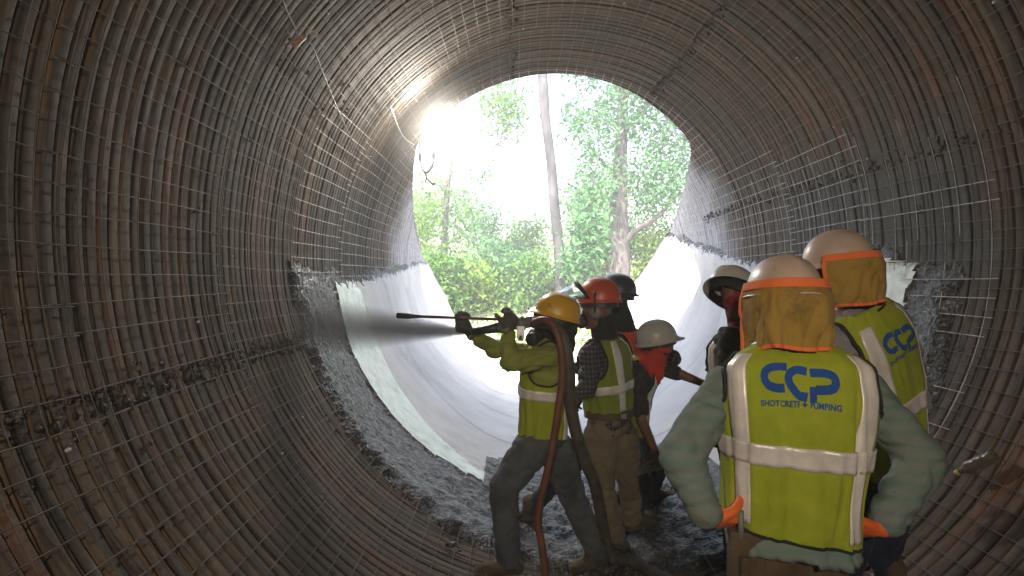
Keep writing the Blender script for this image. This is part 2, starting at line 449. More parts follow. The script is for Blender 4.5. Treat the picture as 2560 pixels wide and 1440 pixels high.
def build_shotcrete():
    nth, ny = 380, 560
    th = np.linspace(R_(178), R_(376), nth); yy = np.concatenate([np.arange(2.2, 6.2, .0145), np.arange(6.2, 12.3, .03)])
    ny = len(yy)
    T, Y = np.meshgrid(th, yy)
    ye = np.array([y_end(math.sin(t)) for t in th])
    nz = np.zeros_like(T); nf = np.zeros_like(T); nm = np.zeros_like(T)
    for i in range(ny):
        for j in range(nth):
            u, v = th[j] * RT, yy[i]
            nz[i, j] = mnoise.noise(Vector((u * 3.1, v * 3.1, .3)))
            if v < 6.4:
                nf[i, j] = mnoise.noise(Vector((u * 34, v * 34, 9))); nm[i, j] = mnoise.noise(Vector((u * 9, v * 9, 4)))
    yro = np.interp(th, *ro)[None, :]; yso = np.interp(th, *so)[None, :]; ysi = np.interp(th, *si_)[None, :]
    # the strip stops short of the invert
    mid = (th > fpicks([(1191, 1201)])[0][0] + .02) & (th < R_(303))
    atl = np.interp(yy, tl_y, tl_a)[:, None]; atr = np.interp(yy, tr_y, tr_a)[:, None]
    jag = .05 * nz + .035 * nm + .02 * nf
    edge = np.minimum(np.minimum((T - atl) * RT, (atr - T) * RT) * .5, (Y - yro) * .8) + jag * .7
    thick = np.clip(edge / .10, 0, 1); thick = thick ** .7
    stk = np.array([mnoise.noise(Vector((v * 9, 1, 2))) * .5 + .8 * mnoise.noise(Vector((v * 45, 5, 2))) for v in yy])[:, None]
    rough = (Y < yso + .02 * nm)
    rough = rough | (mid[None, :] & (Y < 5.25 + .15 * nz + .1 * nm)) | (np.minimum((T - atl), (atr - T)) * RT < .11 + .08 * stk + .03 * nm + .03 * nz + .02 * nf)
    fresh = (~rough) & (Y < ysi + .012 * nf) & ~mid[None, :]
    amp = np.where(rough, .013 * nf + .014 * nm, .002 * nz)
    floor = np.clip((np.sin(T) + .86) / -.10 + .4, 0, 1) * 0
    fl = np.clip((-np.sin(T) - .80) / .12, 0, 1) * np.clip((5.3 - Y) / .5, 0, 1)
    amp = amp + fl * (.03 * nz + .02 * nm)
    steps = np.where(~rough & ~fresh, .010 * (np.mod(Y - ysi, 1.15) / 1.15), 0)
    steps = np.where(fresh, -.006, steps)
    r = RT + .022 - thick * (.022 + .062) - amp * np.clip(thick * 2, 0, 1) + steps
    r = np.where(rough, r + .012, r)
    Yc = np.minimum(Y, ye[None, :])
    V = np.stack([AX + r * np.cos(T), Yc, AZ + r * np.sin(T)], -1).reshape(-1, 3)
    a = (np.arange(ny - 1)[:, None] * nth + np.arange(nth - 1)[None, :]).ravel()
    q = np.stack([a, a + nth, a + nth + 1, a + 1], -1)
    tk = thick.reshape(-1); yf = Yc.reshape(-1)
    ok = (tk[q].max(1) > 0) & ((yf[q].max(1) - yf[q].min(1)) > 1e-4)
    zone = np.where(rough, 0, np.where(fresh, 1, 2)).reshape(-1)
    q = q[ok]; zq = zone[q[:, 0]]
    for z, nm_, mt in ((0, 'rough_shotcrete', 'rough'), (1, 'screeded_strip', 'fresh'), (2, 'smooth_concrete', 'smooth')):
        f = q[zq == z]; used, inv = np.unique(f, return_inverse=True)
        mk(nm_, V[used], inv.reshape(-1, 4), M[mt], tunnel)
build_shotcrete()

# ------------------------------------------------------------------ ground and vegetation outside the far end
def ground_h(x, y):
    if y < 12.0: return -.12
    bank = max(0, min(1, (y - 13.6) / 2.6)); bank = bank * bank * (3 - 2 * bank)
    side = max(0, min(1, (abs(x - .4) - 2.2) / 2.5)); side = side * side * (3 - 2 * side)
    b = max(bank * 1.0, side * 1.5)
    return -.12 + b + max(0, y - 16) * .09 + .12 * mnoise.noise(Vector((x * .5, y * .5, 1))) * min(1, b + .2)
def build_ground():
    xs = np.concatenate([np.linspace(-150, -14, 14), np.linspace(-12, 14, 70), np.linspace(16, 150, 14)])
    ys = np.concatenate([np.linspace(-120, -2, 10), np.linspace(0, 12, 6), np.linspace(12.3, 30, 50), np.linspace(32, 200, 20)])
    V = [(x, y, ground_h(x, y) if -12 < x < 14 or y > 14 else -.12) for y in ys for x in xs]
    nx = len(xs); Fc = [(j * nx + i, j * nx + i + 1, (j + 1) * nx + i + 1, (j + 1) * nx + i) for j in range(len(ys) - 1) for i in range(nx - 1)]
    return mk('ground', V, Fc, M['ground'], kind='structure')
M['ground'] = simple('pale gravelly soil', [(.20, .17, .12), (.33, .29, .22), (.42, .38, .31)], 3, .9, 0, .7, 30, .02, dirt=((.09, .11, .04), .8, .55))
build_ground()

def leaf_mat(name, c1, c2):
    m, n, b = new_mat(name)
    oi = n.nodes.new('ShaderNodeNewGeometry')
    c = ramp(n, oi.outputs['Random Per Island'], [c1, c2], [0, 1])
    L(n, c, b.inputs['Base Color']); b.inputs['Roughness'].default_value = .5
    tr = n.nodes.new('ShaderNodeBsdfTranslucent'); L(n, c, tr.inputs[0])
    mx = n.nodes.new('ShaderNodeMixShader'); mx.inputs[0].default_value = .5
    out = n.nodes['Material Output']
    L(n, b.outputs[0], mx.inputs[1]); L(n, tr.outputs[0], mx.inputs[2]); L(n, mx.outputs[0], out.inputs[0])
    return m
M['leaf_a'] = leaf_mat('green leaves', (.025, .085, .012), (.16, .31, .05))
M['leaf_b'] = leaf_mat('blue green leaves', (.02, .085, .025), (.14, .31, .11))
M['leaf_c'] = leaf_mat('yellow green leaves', (.05, .13, .01), (.26, .39, .05))
M['bark'] = simple('grey bark', [(.018, .016, .017), (.042, .038, .041), (.08, .073, .077)], 5, .9, 0, .9, 26, .02, stretch=(1, 1, .35))
M['bark_b'] = simple('dark bark', [(.03, .025, .023), (.075, .062, .058), (.13, .11, .105)], 5, .9, 0, .9, 22, .025, stretch=(1, 1, .35))

def leaf_quads(cent, size, n=None):
    """one bent two-face leaf per centre (numpy arrays)"""
    k = len(cent); s = size * rng.uniform(.6, 1.35, k)
    d = rng.normal(size=(k, 3)); d[:, 2] -= .35; d /= np.linalg.norm(d, axis=1)[:, None]
    t = np.cross(d, rng.normal(size=(k, 3))); t /= np.linalg.norm(t, axis=1)[:, None]; u = np.cross(d, t)
    a = cent - d * (s * .5)[:, None]; b = cent + d * (s * .5)[:, None]
    l = cent + t * (s * .26)[:, None] + u * (s * .12)[:, None]; r = cent - t * (s * .26)[:, None] + u * (s * .12)[:, None]
    V = np.stack([a, r, b, l], 1).reshape(-1, 3); i = np.arange(k) * 4
    Fc = np.concatenate([np.stack([i, i + 1, i + 2], -1), np.stack([i, i + 2, i + 3], -1)])
    return V, Fc

def blob_leaves(blobs, n, size):
    """leaves gathered in clumps inside ellipsoids (centre, radii)"""
    vol = np.array([b[1][0] * b[1][1] * b[1][2] for b in blobs]) ** .7; pick = rng.choice(len(blobs), n // 14, p=vol / vol.sum())
    C = np.array([b[0] for b in blobs])[pick]; Rr = np.array([b[1] for b in blobs])[pick]
    d = rng.normal(size=(len(pick), 3)); d /= np.linalg.norm(d, axis=1)[:, None]
    c = C + d * Rr * (rng.uniform(.25, 1.05, len(pick)) ** .6)[:, None]
    cent = np.repeat(c, 14, 0) + rng.normal(size=(len(pick) * 14, 3)) * size * 1.5
    return leaf_quads(cent, size)

def tree(name, label, cat, trunk, rads, limbs, blobs, nleaf, lsize, bark, leaf, group=None):
    base = trunk[0]
    root = empty(name, base); tag(root, label, cat, group)
    pts = catmull(trunk, 8); rr = np.interp(np.linspace(0, 1, len(pts)), np.linspace(0, 1, len(rads)), rads)
    mk('trunk', *tube(pts, list(rr), 12), bark, root)
    for q, r0, r1 in limbs:
        p = catmull(q, 5); mk('limb', *tube(p, list(np.linspace(r0, r1, len(p))), 7), bark, root)
    mk('crown', *blob_leaves(blobs, nleaf, lsize), leaf, root, smooth=False)
    return root

def gz(x, y): return ground_h(x, y)
def T3(px, py, d): return P(px, py, d)
def blob(px, py, d, rx, rz, ry=None): return (tuple(P(px, py, d)), (rx, ry or rx, rz))

# big tree at the right
b0 = P(1548, 760, 17.5)
tree('leafy_tree', 'thick forked dark trunk with dense green crown on the right of the opening', 'tree',
     [V3(b0.x, 17.5, gz(b0.x, 17.5) - .2), P(1548, 640, 17.5), P(1546, 520, 17.5), P(1552, 380, 17.6), P(1560, 200, 17.8), P(1570, 40, 18)],
     [.36, .34, .29, .20, .15, .08],
     [([P(1552, 620, 17.5), P(1590, 575, 17.2), P(1640, 545, 17), P(1700, 480, 17)], .14, .04),
      ([P(1548, 430, 17.5), P(1520, 420, 17.3), P(1470, 360, 17)], .09, .03),
      ([P(1555, 340, 17.6), P(1600, 280, 17.4), P(1660, 200, 17)], .08, .03)],
     [blob(1480, 330, 17, .8, .9), blob(1560, 250, 17.6, 1.1, .9), blob(1640, 300, 17, 1.0, 1.2), blob(1660, 430, 16.6, .8, 1.1),
      blob(1500, 430, 16.8, .8, .7), blob(1470, 520, 17, .7, .8), blob(1600, 480, 18.2, 1.0, .9), blob(1620, 150, 17.4, 1.4, 1.0),
      blob(1750, 250, 17.4, 1.2, 1.4), blob(1430, 300, 18.2, .4, .6), blob(1760, 450, 17.4, 1.2, 1.3), blob(1610, 600, 18.6, .9, .8)],
     15000, .15, M['bark_b'], M['leaf_b'])
# slim pale trunk in the middle
b1 = P(1402, 760, 16)
tree('slim_tree', 'slim pale bare trunk leaning left in the middle of the opening', 'tree',
     [V3(b1.x, 16, gz(b1.x, 16) - .2), P(1398, 640, 16), P(1387, 520, 16), P(1377, 400, 16), P(1364, 300, 16), P(1358, 215, 16.05), P(1352, 120, 16.1), P(1346, -60, 16.2)],
     [.155, .15, .145, .14, .135, .15, .12, .08],
     [([P(1360, 310, 16), P(1342, 270, 15.9), P(1336, 230, 15.8)], .025, .012)],
     [blob(1345, -80, 16.2, 1.3, .7), blob(1460, 175, 17.2, .7, .35)], 1600, .15, M['bark'], M['leaf_b'])
b2 = P(1112, 760, 18)
tree('thin_tree', 'thin reddish trunk with sparse pale leaves at the left of the opening', 'tree',
     [V3(b2.x, 18, gz(b2.x, 18) - .2), P(1110, 640, 18), P(1113, 560, 18), P(1118, 470, 18), P(1126, 390, 18), P(1140, 250, 18)],
     [.14, .12, .11, .10, .08, .05],
     [([P(1116, 480, 18), P(1090, 430, 18), P(1070, 400, 18)], .04, .015), ([P(1120, 450, 18), P(1150, 390, 17.8), P(1170, 330, 17.7)], .04, .015)],
     [blob(1080, 520, 17.6, .6, 1.0), blob(1150, 560, 18.4, .6, .8), blob(1250, 300, 18, .9, .8), blob(1270, 240, 18.5, .7, .7), blob(1200, 420, 18.5, .5, .5)], 3600, .13, M['bark_b'], M['leaf_a'])
# vine-hung sapling in front of the thick trunk
b3 = P(1462, 760, 15.4)
tree('sapling', 'pale vine-hung sapling just left of the thick trunk', 'tree',
     [V3(b3.x, 15.4, gz(b3.x, 15.4) - .1), P(1466, 640, 15.4), P(1472, 540, 15.4), P(1490, 420, 15.5), P(1504, 372, 15.6)], [.035, .03, .025, .02, .012],
     [], [blob(1468, 580, 15.4, .3, .55), blob(1450, 660, 15.4, .35, .4), blob(1480, 500, 15.5, .25, .3)], 1500, .17, M['bark'], M['leaf_b'])
# shrubs on the bank
SHR = [(1095, 690, 15.2, .55, .75, 'a', 'feathery green shrub beside the left edge of the opening'),
       (1180, 700, 16.2, .8, .7, 'c', 'yellow green shrub low between thin tree and middle of opening'),
       (1260, 650, 17, .9, .9, 'b', 'rounded blue green shrub behind the lance'),
       (1330, 700, 16.4, .7, .7, 'a', 'dense shrub just left of the slim pale trunk'),
       (1430, 700, 17, .7, .8, 'a', 'bushy shrub between the slim and thick trunks'),
       (1500, 640, 18.6, .8, 1.0, 'c', 'tall yellow green shrub behind the thick trunk'),
       (1640, 650, 17.8, .9, 1.0, 'c', 'sunlit shrub right of the thick trunk'),
       (1060, 560, 19, .8, 1.3, 'c', 'pale tall shrub at the far left of the opening'),
       (1200, 540, 21, 1.2, 1.0, 'b', 'hazy shrub high on the bank left of middle'),
       (1310, 590, 20.5, 1.0, .9, 'a', 'brownish green shrub high on the bank beside slim trunk'),
       (1690, 580, 19, 1.0, 1.3, 'a', 'dark shrub at the right edge of the opening')]
for px, py, d, rx, rz, k, lab in SHR:
    c = P(px, py, d); root = empty('shrub', (c.x, d, gz(c.x, d))); tag(root, lab, 'shrub', 'shrubs on the bank outside the tunnel')
    st = []
    for q in range(5):
        e = V3(c.x + random.uniform(-.7, .7) * rx, d + random.uniform(-.3, .3), c.z + random.uniform(-.2, .7) * rz)
        st.append(tube(catmull([V3(c.x + random.uniform(-.1, .1), d, gz(c.x, d) - .1), (V3(c.x, d, gz(c.x, d)) + e) / 2 + V3(random.uniform(-.1, .1), 0, .1), e], 3), [.03, .027, .024, .02, .016, .012, .008][:7], 5))
    mk('stem', *merge(st), M['bark_b'], root)
    bl = [((c.x + random.uniform(-.5, .5) * rx, d + random.uniform(-.4, .4), c.z + random.uniform(-.45, .45) * rz), (rx * random.uniform(.4, .7), .5, rz * random.uniform(.35, .6))) for _ in range(5)]
    g = gz(c.x, d); bl += [((c.x + random.uniform(-.5, .5) * rx, d - .1, (c.z + g) / 2), (rx * .7, .5, max(.3, (c.z - g) * .5))) for _ in range(2)]
    mk('foliage', *blob_leaves(bl, 3200, .12 if d > 18 else .14), M['leaf_' + k], root, smooth=False)
# ground cover on the bank
def cover():
    n = 9000; x = rng.uniform(-5, 8, n); yy = rng.uniform(14.2, 24, n)
    z = np.array([gz(a, b) for a, b in zip(x, yy)]) + np.abs(rng.normal(0, .16, n)) + .03
    mk('undergrowth', *leaf_quads(np.stack([x, yy, z], -1), .15), M['leaf_c'], smooth=False, kind='stuff')
cover()
# far wood behind
def wood():
    bl = []
    for k in range(34):
        x = random.uniform(-16, 24); y = random.uniform(26, 38); h = random.uniform(1.5, 3.2) if -2 < x < 4 else random.uniform(2.5, 7)
        bl.append(((x, y, gz(x, y) + h * .5), (2.2, 1.8, h * .5)))
    mk('far_woodland', *blob_leaves(bl, 22000, .26), M['leaf_a'], smooth=False, kind='stuff')
wood()

# stone gabion at the foot of the pipe
def gabion():
    c = P(1218, 893, 13.2); root = empty('gabion_basket', (c.x, 13.2, -.14)); tag(root, 'small wire gabion of grey stones outside the lower left lip of the pipe', 'gabion')
    sx, sy, sz = .72, .5, .5; z0 = -.16
    ms = simple('grey stone', [(.06, .06, .07), (.15, .15, .16), (.28, .28, .29)], 5, .9, 0, .6, 30, .01)
    for i in range(5):
        for j in range(4):
            for k in range(2):
                q = V3(c.x - sx / 2 + (i + .5) * sx / 5 + random.uniform(-.02, .02), 13.2 - sy / 2 + (k + .5) * sy / 2, z0 + (j + .5) * sz / 4 + random.uniform(-.015, .015))
                v, f = ellipsoid(q, .078 * random.uniform(.8, 1.1), .12, .066 * random.uniform(.8, 1.1), n=8, m=6)
                v = [Vector(p) + Vector((random.gauss(0, .005), random.gauss(0, .005), random.gauss(0, .005))) for p in v]
                mk('stone', v, f, ms, root, smooth=False)
    s = []
    for i in range(10):
        x = c.x - sx / 2 + sx * i / 9; s.append(tube([(x, 13.2 - sy / 2 - .03, z0), (x, 13.2 - sy / 2 - .03, z0 + sz + .02), (x, 13.2 + sy / 2, z0 + sz + .02)], .004, 5))
    for j in range(7):
        z = z0 + sz * j / 6 + .01; s.append(tube([(c.x - sx / 2, 13.2 - sy / 2 - .034, z), (c.x + sx / 2, 13.2 - sy / 2 - .034, z)], .004, 5))
    mk('wire_basket', *merge(s), M['steel'], root)
gabion()
for k, (px, py, d, s, lab) in enumerate([(1345, 785, 14.6, .30, 'large pale boulder behind the nozzleman helmet'), (1272, 905, 13.4, .13, 'small pale boulder beside the gabion'), (1330, 860, 14.2, .22, 'flat pale boulder beneath the nozzle')]):
    c = P(px, py, d)
    v, f = ellipsoid((c.x, d, c.z if k == 0 else gz(c.x, d) + s * .4), s, s * .8, s * .62, n=14, m=9)
    v = [Vector(p) + (Vector(p) - Vector((c.x, d, c.z))).normalized() * .05 * mnoise.noise(Vector(p) * 4) for p in v]
    tag(mk('boulder', v, f, simple('pale stone', [(.4, .39, .37), (.6, .59, .57)], 4, .85, 0, .6, 25, .01)), lab, 'boulder', 'pale boulders at the outlet')

# ------------------------------------------------------------------ work lamps
def emit(name, col, s):
    m = bpy.data.materials.new(name); m.use_nodes = True; n = m.node_tree; n.nodes.clear()
    e = n.nodes.new('ShaderNodeEmission'); e.inputs[0].default_value = (*col, 1); e.inputs[1].default_value = s
    o = n.nodes.new('ShaderNodeOutputMaterial'); L(n, e.outputs[0], o.inputs[0]); return m
LAMP_FAR, LAMP_NEAR = 130.0, 390.0
def work_lamp(loc, aim, label, strength, size, tint=(1, .92, .80)):
    loc, aim = Vector(loc), Vector(aim); d = (aim - loc).normalized()
    _, u, v = frame(d); root = empty('work_lamp', loc); tag(root, label, 'lamp')
    ax = (u, v, d)
    rim = []
    for a, b, sx, sy in ((0, .5, 1.12, .1), (0, -.5, 1.12, .1), (.5, 0, .1, 1.0), (-.5, 0, .1, 1.0)):
        rim.append(box(loc + u * a * size + v * b * size * .75, sx * size, sy * size * .75, .05, ax))
    rim.append(box(loc - d * .035, size * 1.05, size * .8, .03, ax))
    for k in range(6): rim.append(box(loc - d * .06 + u * size * (-.4 + .16 * k), .008, size * .7, .04, ax))
    mk('housing', *merge(rim), M['black'], root, smooth=False)
    e = .5 * size * .9; e2 = e * .75
    q = [loc + u * i * e + v * j * e2 + d * .004 for i, j in ((-1, -1), (1, -1), (1, 1), (-1, 1))]
    mk('led_panel', q, [(0, 1, 2, 3)], emit('lit led panel', tint, strength), root, smooth=False)
    return root, d, u, v
lp = P(1114, 302, 5.62)
lr, ld, lu, lv = work_lamp(lp, (.25, 1.2, .9), 'lit white work lamp clamped high on the left at the far opening', LAMP_FAR, .24)
br = [tube([P(1090, 330, 5.8), P(1052, 345, 5.85)], .012, 8), tube([P(1070, 338, 5.8), P(1112, 372, 5.7)], .010, 8), tube([P(1088, 345, 5.78), lp], .012, 8), tube([P(1085, 320, 5.85), P(1072, 322, 6.0)], .012, 8)]
mk('clamp_arm', *merge(br), M['black'], lr)
cord = []
for pts in ([(1050, 345, 5.8), (1049, 372, 5.8), (1051, 396, 5.8), (1054, 420, 5.8), (1062, 430, 5.8), (1072, 428, 5.8), (1082, 412, 5.8), (1088, 390, 5.8), (1100, 370, 5.75)],
            [(1086, 350, 5.78), (1084, 378, 5.78), (1082, 395, 5.78)], [(1058, 425, 5.8), (1066, 442, 5.8), (1062, 458, 5.8)], [(1066, 444, 5.8), (1078, 458, 5.8), (1088, 460, 5.8)]):
    p = catmull([P(*q) for q in pts], 5); cord.append(tube(p, [.007 + .012 * max(0, mnoise.noise(x * 9)) for x in p], 7))
cord.append(ellipsoid(P(1050, 392, 5.8), .018, .018, .05, n=8, m=6)); cord.append(ellipsoid(P(1084, 390, 5.78), .02, .02, .035, n=8, m=6))
mk('power_cord', *merge(cord), M['black'], lr)

# the second lamp hangs from the crown behind the photographer
l2 = V3(-.12, -1.2, 2.45)
r2, d2, u2, v2 = work_lamp(l2, (.2, 4.0, 1.0), 'lit work lamp hanging from the crown mesh behind the camera', LAMP_NEAR, .12, (1, .84, .64))
mk('hanger', *merge([tube([l2 + V3(0, -.06, 0), l2 + V3(0, -.06, .8), l2 + V3(0, -.06, 1.56)], .006, 6)]), M['steel'], r2)

# cables on the crown
def on_wall(px, py, off=.06):
    th, d = wall(px, py, RT - off); return cyl(th, d, RT - off)
cr = empty('hanging_cable', on_wall(700, -40, .08)); tag(cr, 'thin white cable dangling from the crown with a taped red connector', 'cable')
p = [on_wall(x, y_, .08) for x, y_ in ((690, -60), (712, 15), (733, 60), (745, 90))]
mk('upper_cord', *tube(catmull(p, 6), .0045, 6), simple('grey cord', [(.25, .23, .22), (.4, .38, .36)], 9, .6), cr)
p = [on_wall(x, y_, .05) for x, y_ in ((770, 100), (785, 125), (810, 190), (845, 275), (880, 350), (905, 385), (930, 392))]
mk('lower_cord', *tube(catmull(p, 6), .004, 6), M['black'], cr)
c1, c2 = on_wall(733, 113, .10), on_wall(772, 82, .10)
dd = (c2 - c1).normalized()
mk('connector', *lathe(c1, c2 - c1, [(0, .012), (.005, .02), (.03, .022), (.05, .017), (.085, .017), (.1, .012)], 12), simple('taped connector', [(.5, .45, .4), (.35, .08, .06)], 60, .6), cr)
mk('cable_tie', *merge([tube(catmull([c2, c2 + V3(.02, 0, .012), c2 + V3(.035, 0, -.004), c2 + V3(.05, 0, -.006)], 4), .004, 6), tube([c2, c2 + V3(.03, 0, -.02), c2 + V3(.045, 0, -.018)], .004, 6)]), simple('white tie', [(.5, .48, .46), (.6, .58, .56)], 9, .5), cr)
w1 = [on_wall(x, y_, .06) for x, y_ in ((975, 262), (985, 290), (997, 320), (1012, 345), (1035, 362))]
w2 = [on_wall(x, y_, .06) for x, y_ in ((985, 285), (975, 305), (968, 325))]
tag(mk('loose_wire', *merge([tube(catmull(w1, 6), .005, 6), tube(catmull(w2, 5), .003, 6)]), M['steel']), 'loose bent pale wire curling off the mesh above the work lamp', 'wire')

# plastic bottle stuck in the mesh, lower right wall
def bottle():
    a, b = on_wall(2392, 1182, .07), on_wall(2470, 1148, .07); root = empty('plastic_bottle', a); tag(root, 'clear crushed plastic bottle lying against the mesh low on the right wall', 'bottle')
    m, n, bs = new_mat('clear plastic'); bs.inputs['Base Color'].default_value = (.30, .26, .20, 1); bs.inputs['Roughness'].default_value = .2
    bs.inputs['Transmission Weight'].default_value = .75; bs.inputs['IOR'].default_value = 1.3
    mk('bottle_body', *lathe(a, b - a, [(.012, .012), (.02, .013), (.04, .022), (.06, .031), (.08, .032), (.095, .028), (.11, .032), (.14, .031), (.155, .027), (.17, .032), (.185, .030), (.19, .015)], 18), m, root)
    mk('cap', *lathe(a, b - a, [(-.006, .013), (.012, .014), (.013, .008)], 14), simple('yellow cap', [(.35, .30, .08), (.45, .40, .12)], 9, .5), root)
bottle()


# ------------------------------------------------------------------ people
def fabric(name, cols, bump=.5, rough=.85, scale=9, weave=700, dirt=None, stretch=(1, 1, 1)):
    m, n, b = new_mat(name); v = coords(n)
    c = ramp(n, noise_n(n, v, scale, 5), cols)
    if dirt:
        mx = n.nodes.new('ShaderNodeMix'); mx.data_type = 'RGBA'
        dn = ramp(n, noise_n(n, v, dirt[1], 6, .7), [(0, 0, 0), (.8, .8, .8)], [dirt[2], dirt[2] + .16])
        L(n, dn, mx.inputs[0]); L(n, c, mx.inputs[6]); mx.inputs[7].default_value = (*dirt[0], 1); c = mx.outputs[2]
    L(n, c, b.inputs['Base Color']); b.inputs['Roughness'].default_value = rough; b.inputs['Specular IOR Level'].default_value = .25
    b.inputs['Sheen Weight'].default_value = .05
    a = n.nodes.new('ShaderNodeMath'); a.operation = 'MULTIPLY_ADD'
    L(n, noise_n(n, v, weave, 1), a.inputs[0]); a.inputs[1].default_value = .12
    L(n, noise_n(n, v, 26, 4), a.inputs[2]); bump_n(n, b, a.outputs[0], bump, .008)
    return m

def stripes_mat(name, c0, c1, freq):
    m, n, b = new_mat(name); v = coords(n)
    wv = n.nodes.new('ShaderNodeTexWave'); wv.bands_direction = 'Z'; wv.inputs['Scale'].default_value = freq
    wv.inputs['Distortion'].default_value = 3.5; wv.inputs['Detail Scale'].default_value = 1.2; L(n, v, wv.inputs['Vector'])
    st = ramp(n, wv.outputs['Fac'], [c0, c1], [.2, 1.0])
    mx = n.nodes.new('ShaderNodeMix'); mx.data_type = 'RGBA'
    L(n, ramp(n, noise_n(n, v, 5, 6, .65), [(0, 0, 0), (.6, .6, .6)], [.42, .78]), mx.inputs[0])
    L(n, st, mx.inputs[6]); mx.inputs[7].default_value = (.20, .19, .155, 1)
    L(n, mx.outputs[2], b.inputs['Base Color']); b.inputs['Roughness'].default_value = .85; b.inputs['Specular IOR Level'].default_value = .2
    bump_n(n, b, noise_n(n, v, 30, 5), .6, .009)
    return m

def plaid_mat(name, c0, c1, c2):
    m, n, b = new_mat(name); v = coords(n)
    r = None
    for ax, fr in (('X', 13), ('Z', 11)):
        wv = n.nodes.new('ShaderNodeTexWave'); wv.bands_direction = ax; wv.inputs['Scale'].default_value = fr
        wv.inputs['Distortion'].default_value = 1; L(n, v, wv.inputs['Vector'])
        q = ramp(n, wv.outputs['Fac'], [c0, c1], [.55, .75])
        if r is None: r = q
        else:
            mx = n.nodes.new('ShaderNodeMix'); mx.data_type = 'RGBA'; mx.inputs[0].default_value = .5
            L(n, r, mx.inputs[6]); L(n, q, mx.inputs[7]); r = mx.outputs[2]
    mx = n.nodes.new('ShaderNodeMix'); mx.data_type = 'RGBA'
    L(n, ramp(n, noise_n(n, v, 9, 4), [(0, 0, 0), (.6, .6, .6)], [.5, .65]), mx.inputs[0]); L(n, r, mx.inputs[6]); mx.inputs[7].default_value = (*c2, 1)
    L(n, mx.outputs[2], b.inputs['Base Color']); b.inputs['Roughness'].default_value = .9
    bump_n(n, b, noise_n(n, v, 30, 4), .5, .008)
    return m

M['skin'] = simple('brown skin', [(.13, .06, .04), (.19, .095, .065)], 12, .5, 0, .2, 90, .002)
M['vest'] = fabric('lime hi-vis mesh fabric', [(.24, .29, .015), (.29, .34, .02), (.34, .38, .03)], .5, .8, 7, 900, dirt=((.16, .16, .03), 5, .60))
M['vest_b'] = fabric('dusty lime vest fabric', [(.15, .20, .02), (.21, .26, .03)], .5, .85, 7, 900, dirt=((.12, .11, .04), 5, .55))
M['lime_shirt'] = fabric('lime sweatshirt', [(.19, .22, .045), (.25, .28, .06)], .5, .85, 7, 900, dirt=((.17, .17, .06), 4, .58))
M['silver'] = simple('reflective tape', [(.50, .47, .45), (.66, .62, .60), (.74, .71, .69)], 7, .38, .15, .5, 30, .004, dirt=((.36, .32, .28), 14, .64))
M['piping'] = fabric('black piping', [(.012, .012, .012), (.03, .03, .03)], .2)
M['teal'] = stripes_mat('teal striped dusty shirt', (.155, .19, .185), (.115, .185, .165), 8)
M['grey_shirt'] = fabric('grey sweatshirt', [(.15, .15, .17), (.23, .23, .25)], .5, .9, 6, dirt=((.22, .20, .17), 5, .6))
M['dark_shirt'] = fabric('dark sweatshirt', [(.018, .017, .02), (.04, .038, .042)], .5)
M['plaid'] = plaid_mat('dark plaid flannel', (.022, .022, .028), (.10, .10, .12), (.05, .045, .04))
M['denim'] = fabric('muddy grey blue denim', [(.035, .045, .06), (.075, .085, .10), (.11, .115, .12)], .5, .9, 5, dirt=((.13, .115, .09), 4, .55))
M['denim_dark'] = fabric('dark denim', [(.012, .015, .028), (.03, .035, .055)], .5)
M['navy'] = fabric('navy trousers', [(.008, .011, .035), (.018, .024, .06)], .4)
M['tan'] = fabric('tan canvas trousers', [(.13, .105, .07), (.20, .165, .115)], .5, .9, 5, dirt=((.085, .07, .055), 4, .52))
M['leather'] = fabric('worn brown leather', [(.05, .035, .02), (.12, .085, .05)], .4, .6, 8)
M['boot'] = fabric('muddy leather boots', [(.04, .03, .022), (.11, .085, .06)], .6, .8, 12)
M['glove_or'] = fabric('orange rubber glove', [(.62, .10, .02), (.75, .15, .03)], .4, .6, 9)
M['glove_dk'] = fabric('dark work glove', [(.05, .03, .025), (.11, .06, .05)], .4, .8, 9)
M['glove_gr'] = fabric('grey work glove', [(.05, .05, .045), (.10, .095, .085)], .4, .8, 9)
def shell_mat(name, cols, dirt):
    return simple(name, cols, 5, .38, 0, .15, 60, .002, dirt=dirt)
M['hat_pink'] = shell_mat('dusty white helmet shell', [(.40, .30, .245), (.49, .375, .32)], ((.24, .17, .13), 26, .62))
M['hat_white'] = shell_mat('scuffed white helmet shell', [(.36, .355, .345), (.46, .455, .445)], ((.2, .18, .16), 20, .62))
M['hat_yellow'] = shell_mat('yellow helmet shell', [(.55, .30, .02), (.68, .38, .03)], ((.2, .13, .05), 14, .62))
M['hat_red'] = shell_mat('red orange helmet shell', [(.40, .055, .025), (.5, .08, .035)], ((.16, .06, .04), 14, .6))
M['hat_dark'] = shell_mat('dark helmet shell', [(.03, .04, .05), (.05, .06, .075)], ((.1, .1, .1), 14, .62))
M['shroud'] = fabric('mustard neck shade', [(.27, .165, .032), (.34, .215, .05)], .4, .85, 5, 900, dirt=((.14, .085, .03), 7, .52))
M['orange'] = fabric('orange trim', [(.72, .15, .04), (.80, .19, .06)], .3)
M['redcloth'] = fabric('red cloth', [(.42, .028, .018), (.55, .045, .03)], .4)
M['maroon'] = fabric('maroon balaclava', [(.16, .012, .02), (.24, .025, .035)], .4)
M['hood'] = fabric('black hood', [(.010, .010, .010), (.024, .024, .022)], .4)
M['orangevest'] = fabric('orange vest', [(.5, .07, .03), (.62, .11, .05)], .4)
M['blue'] = fabric('blue print', [(.012, .055, .24), (.02, .085, .33)], .2)
M['greyplastic'] = simple('grey plastic', [(.10, .10, .10), (.16, .16, .155)], 9, .5)

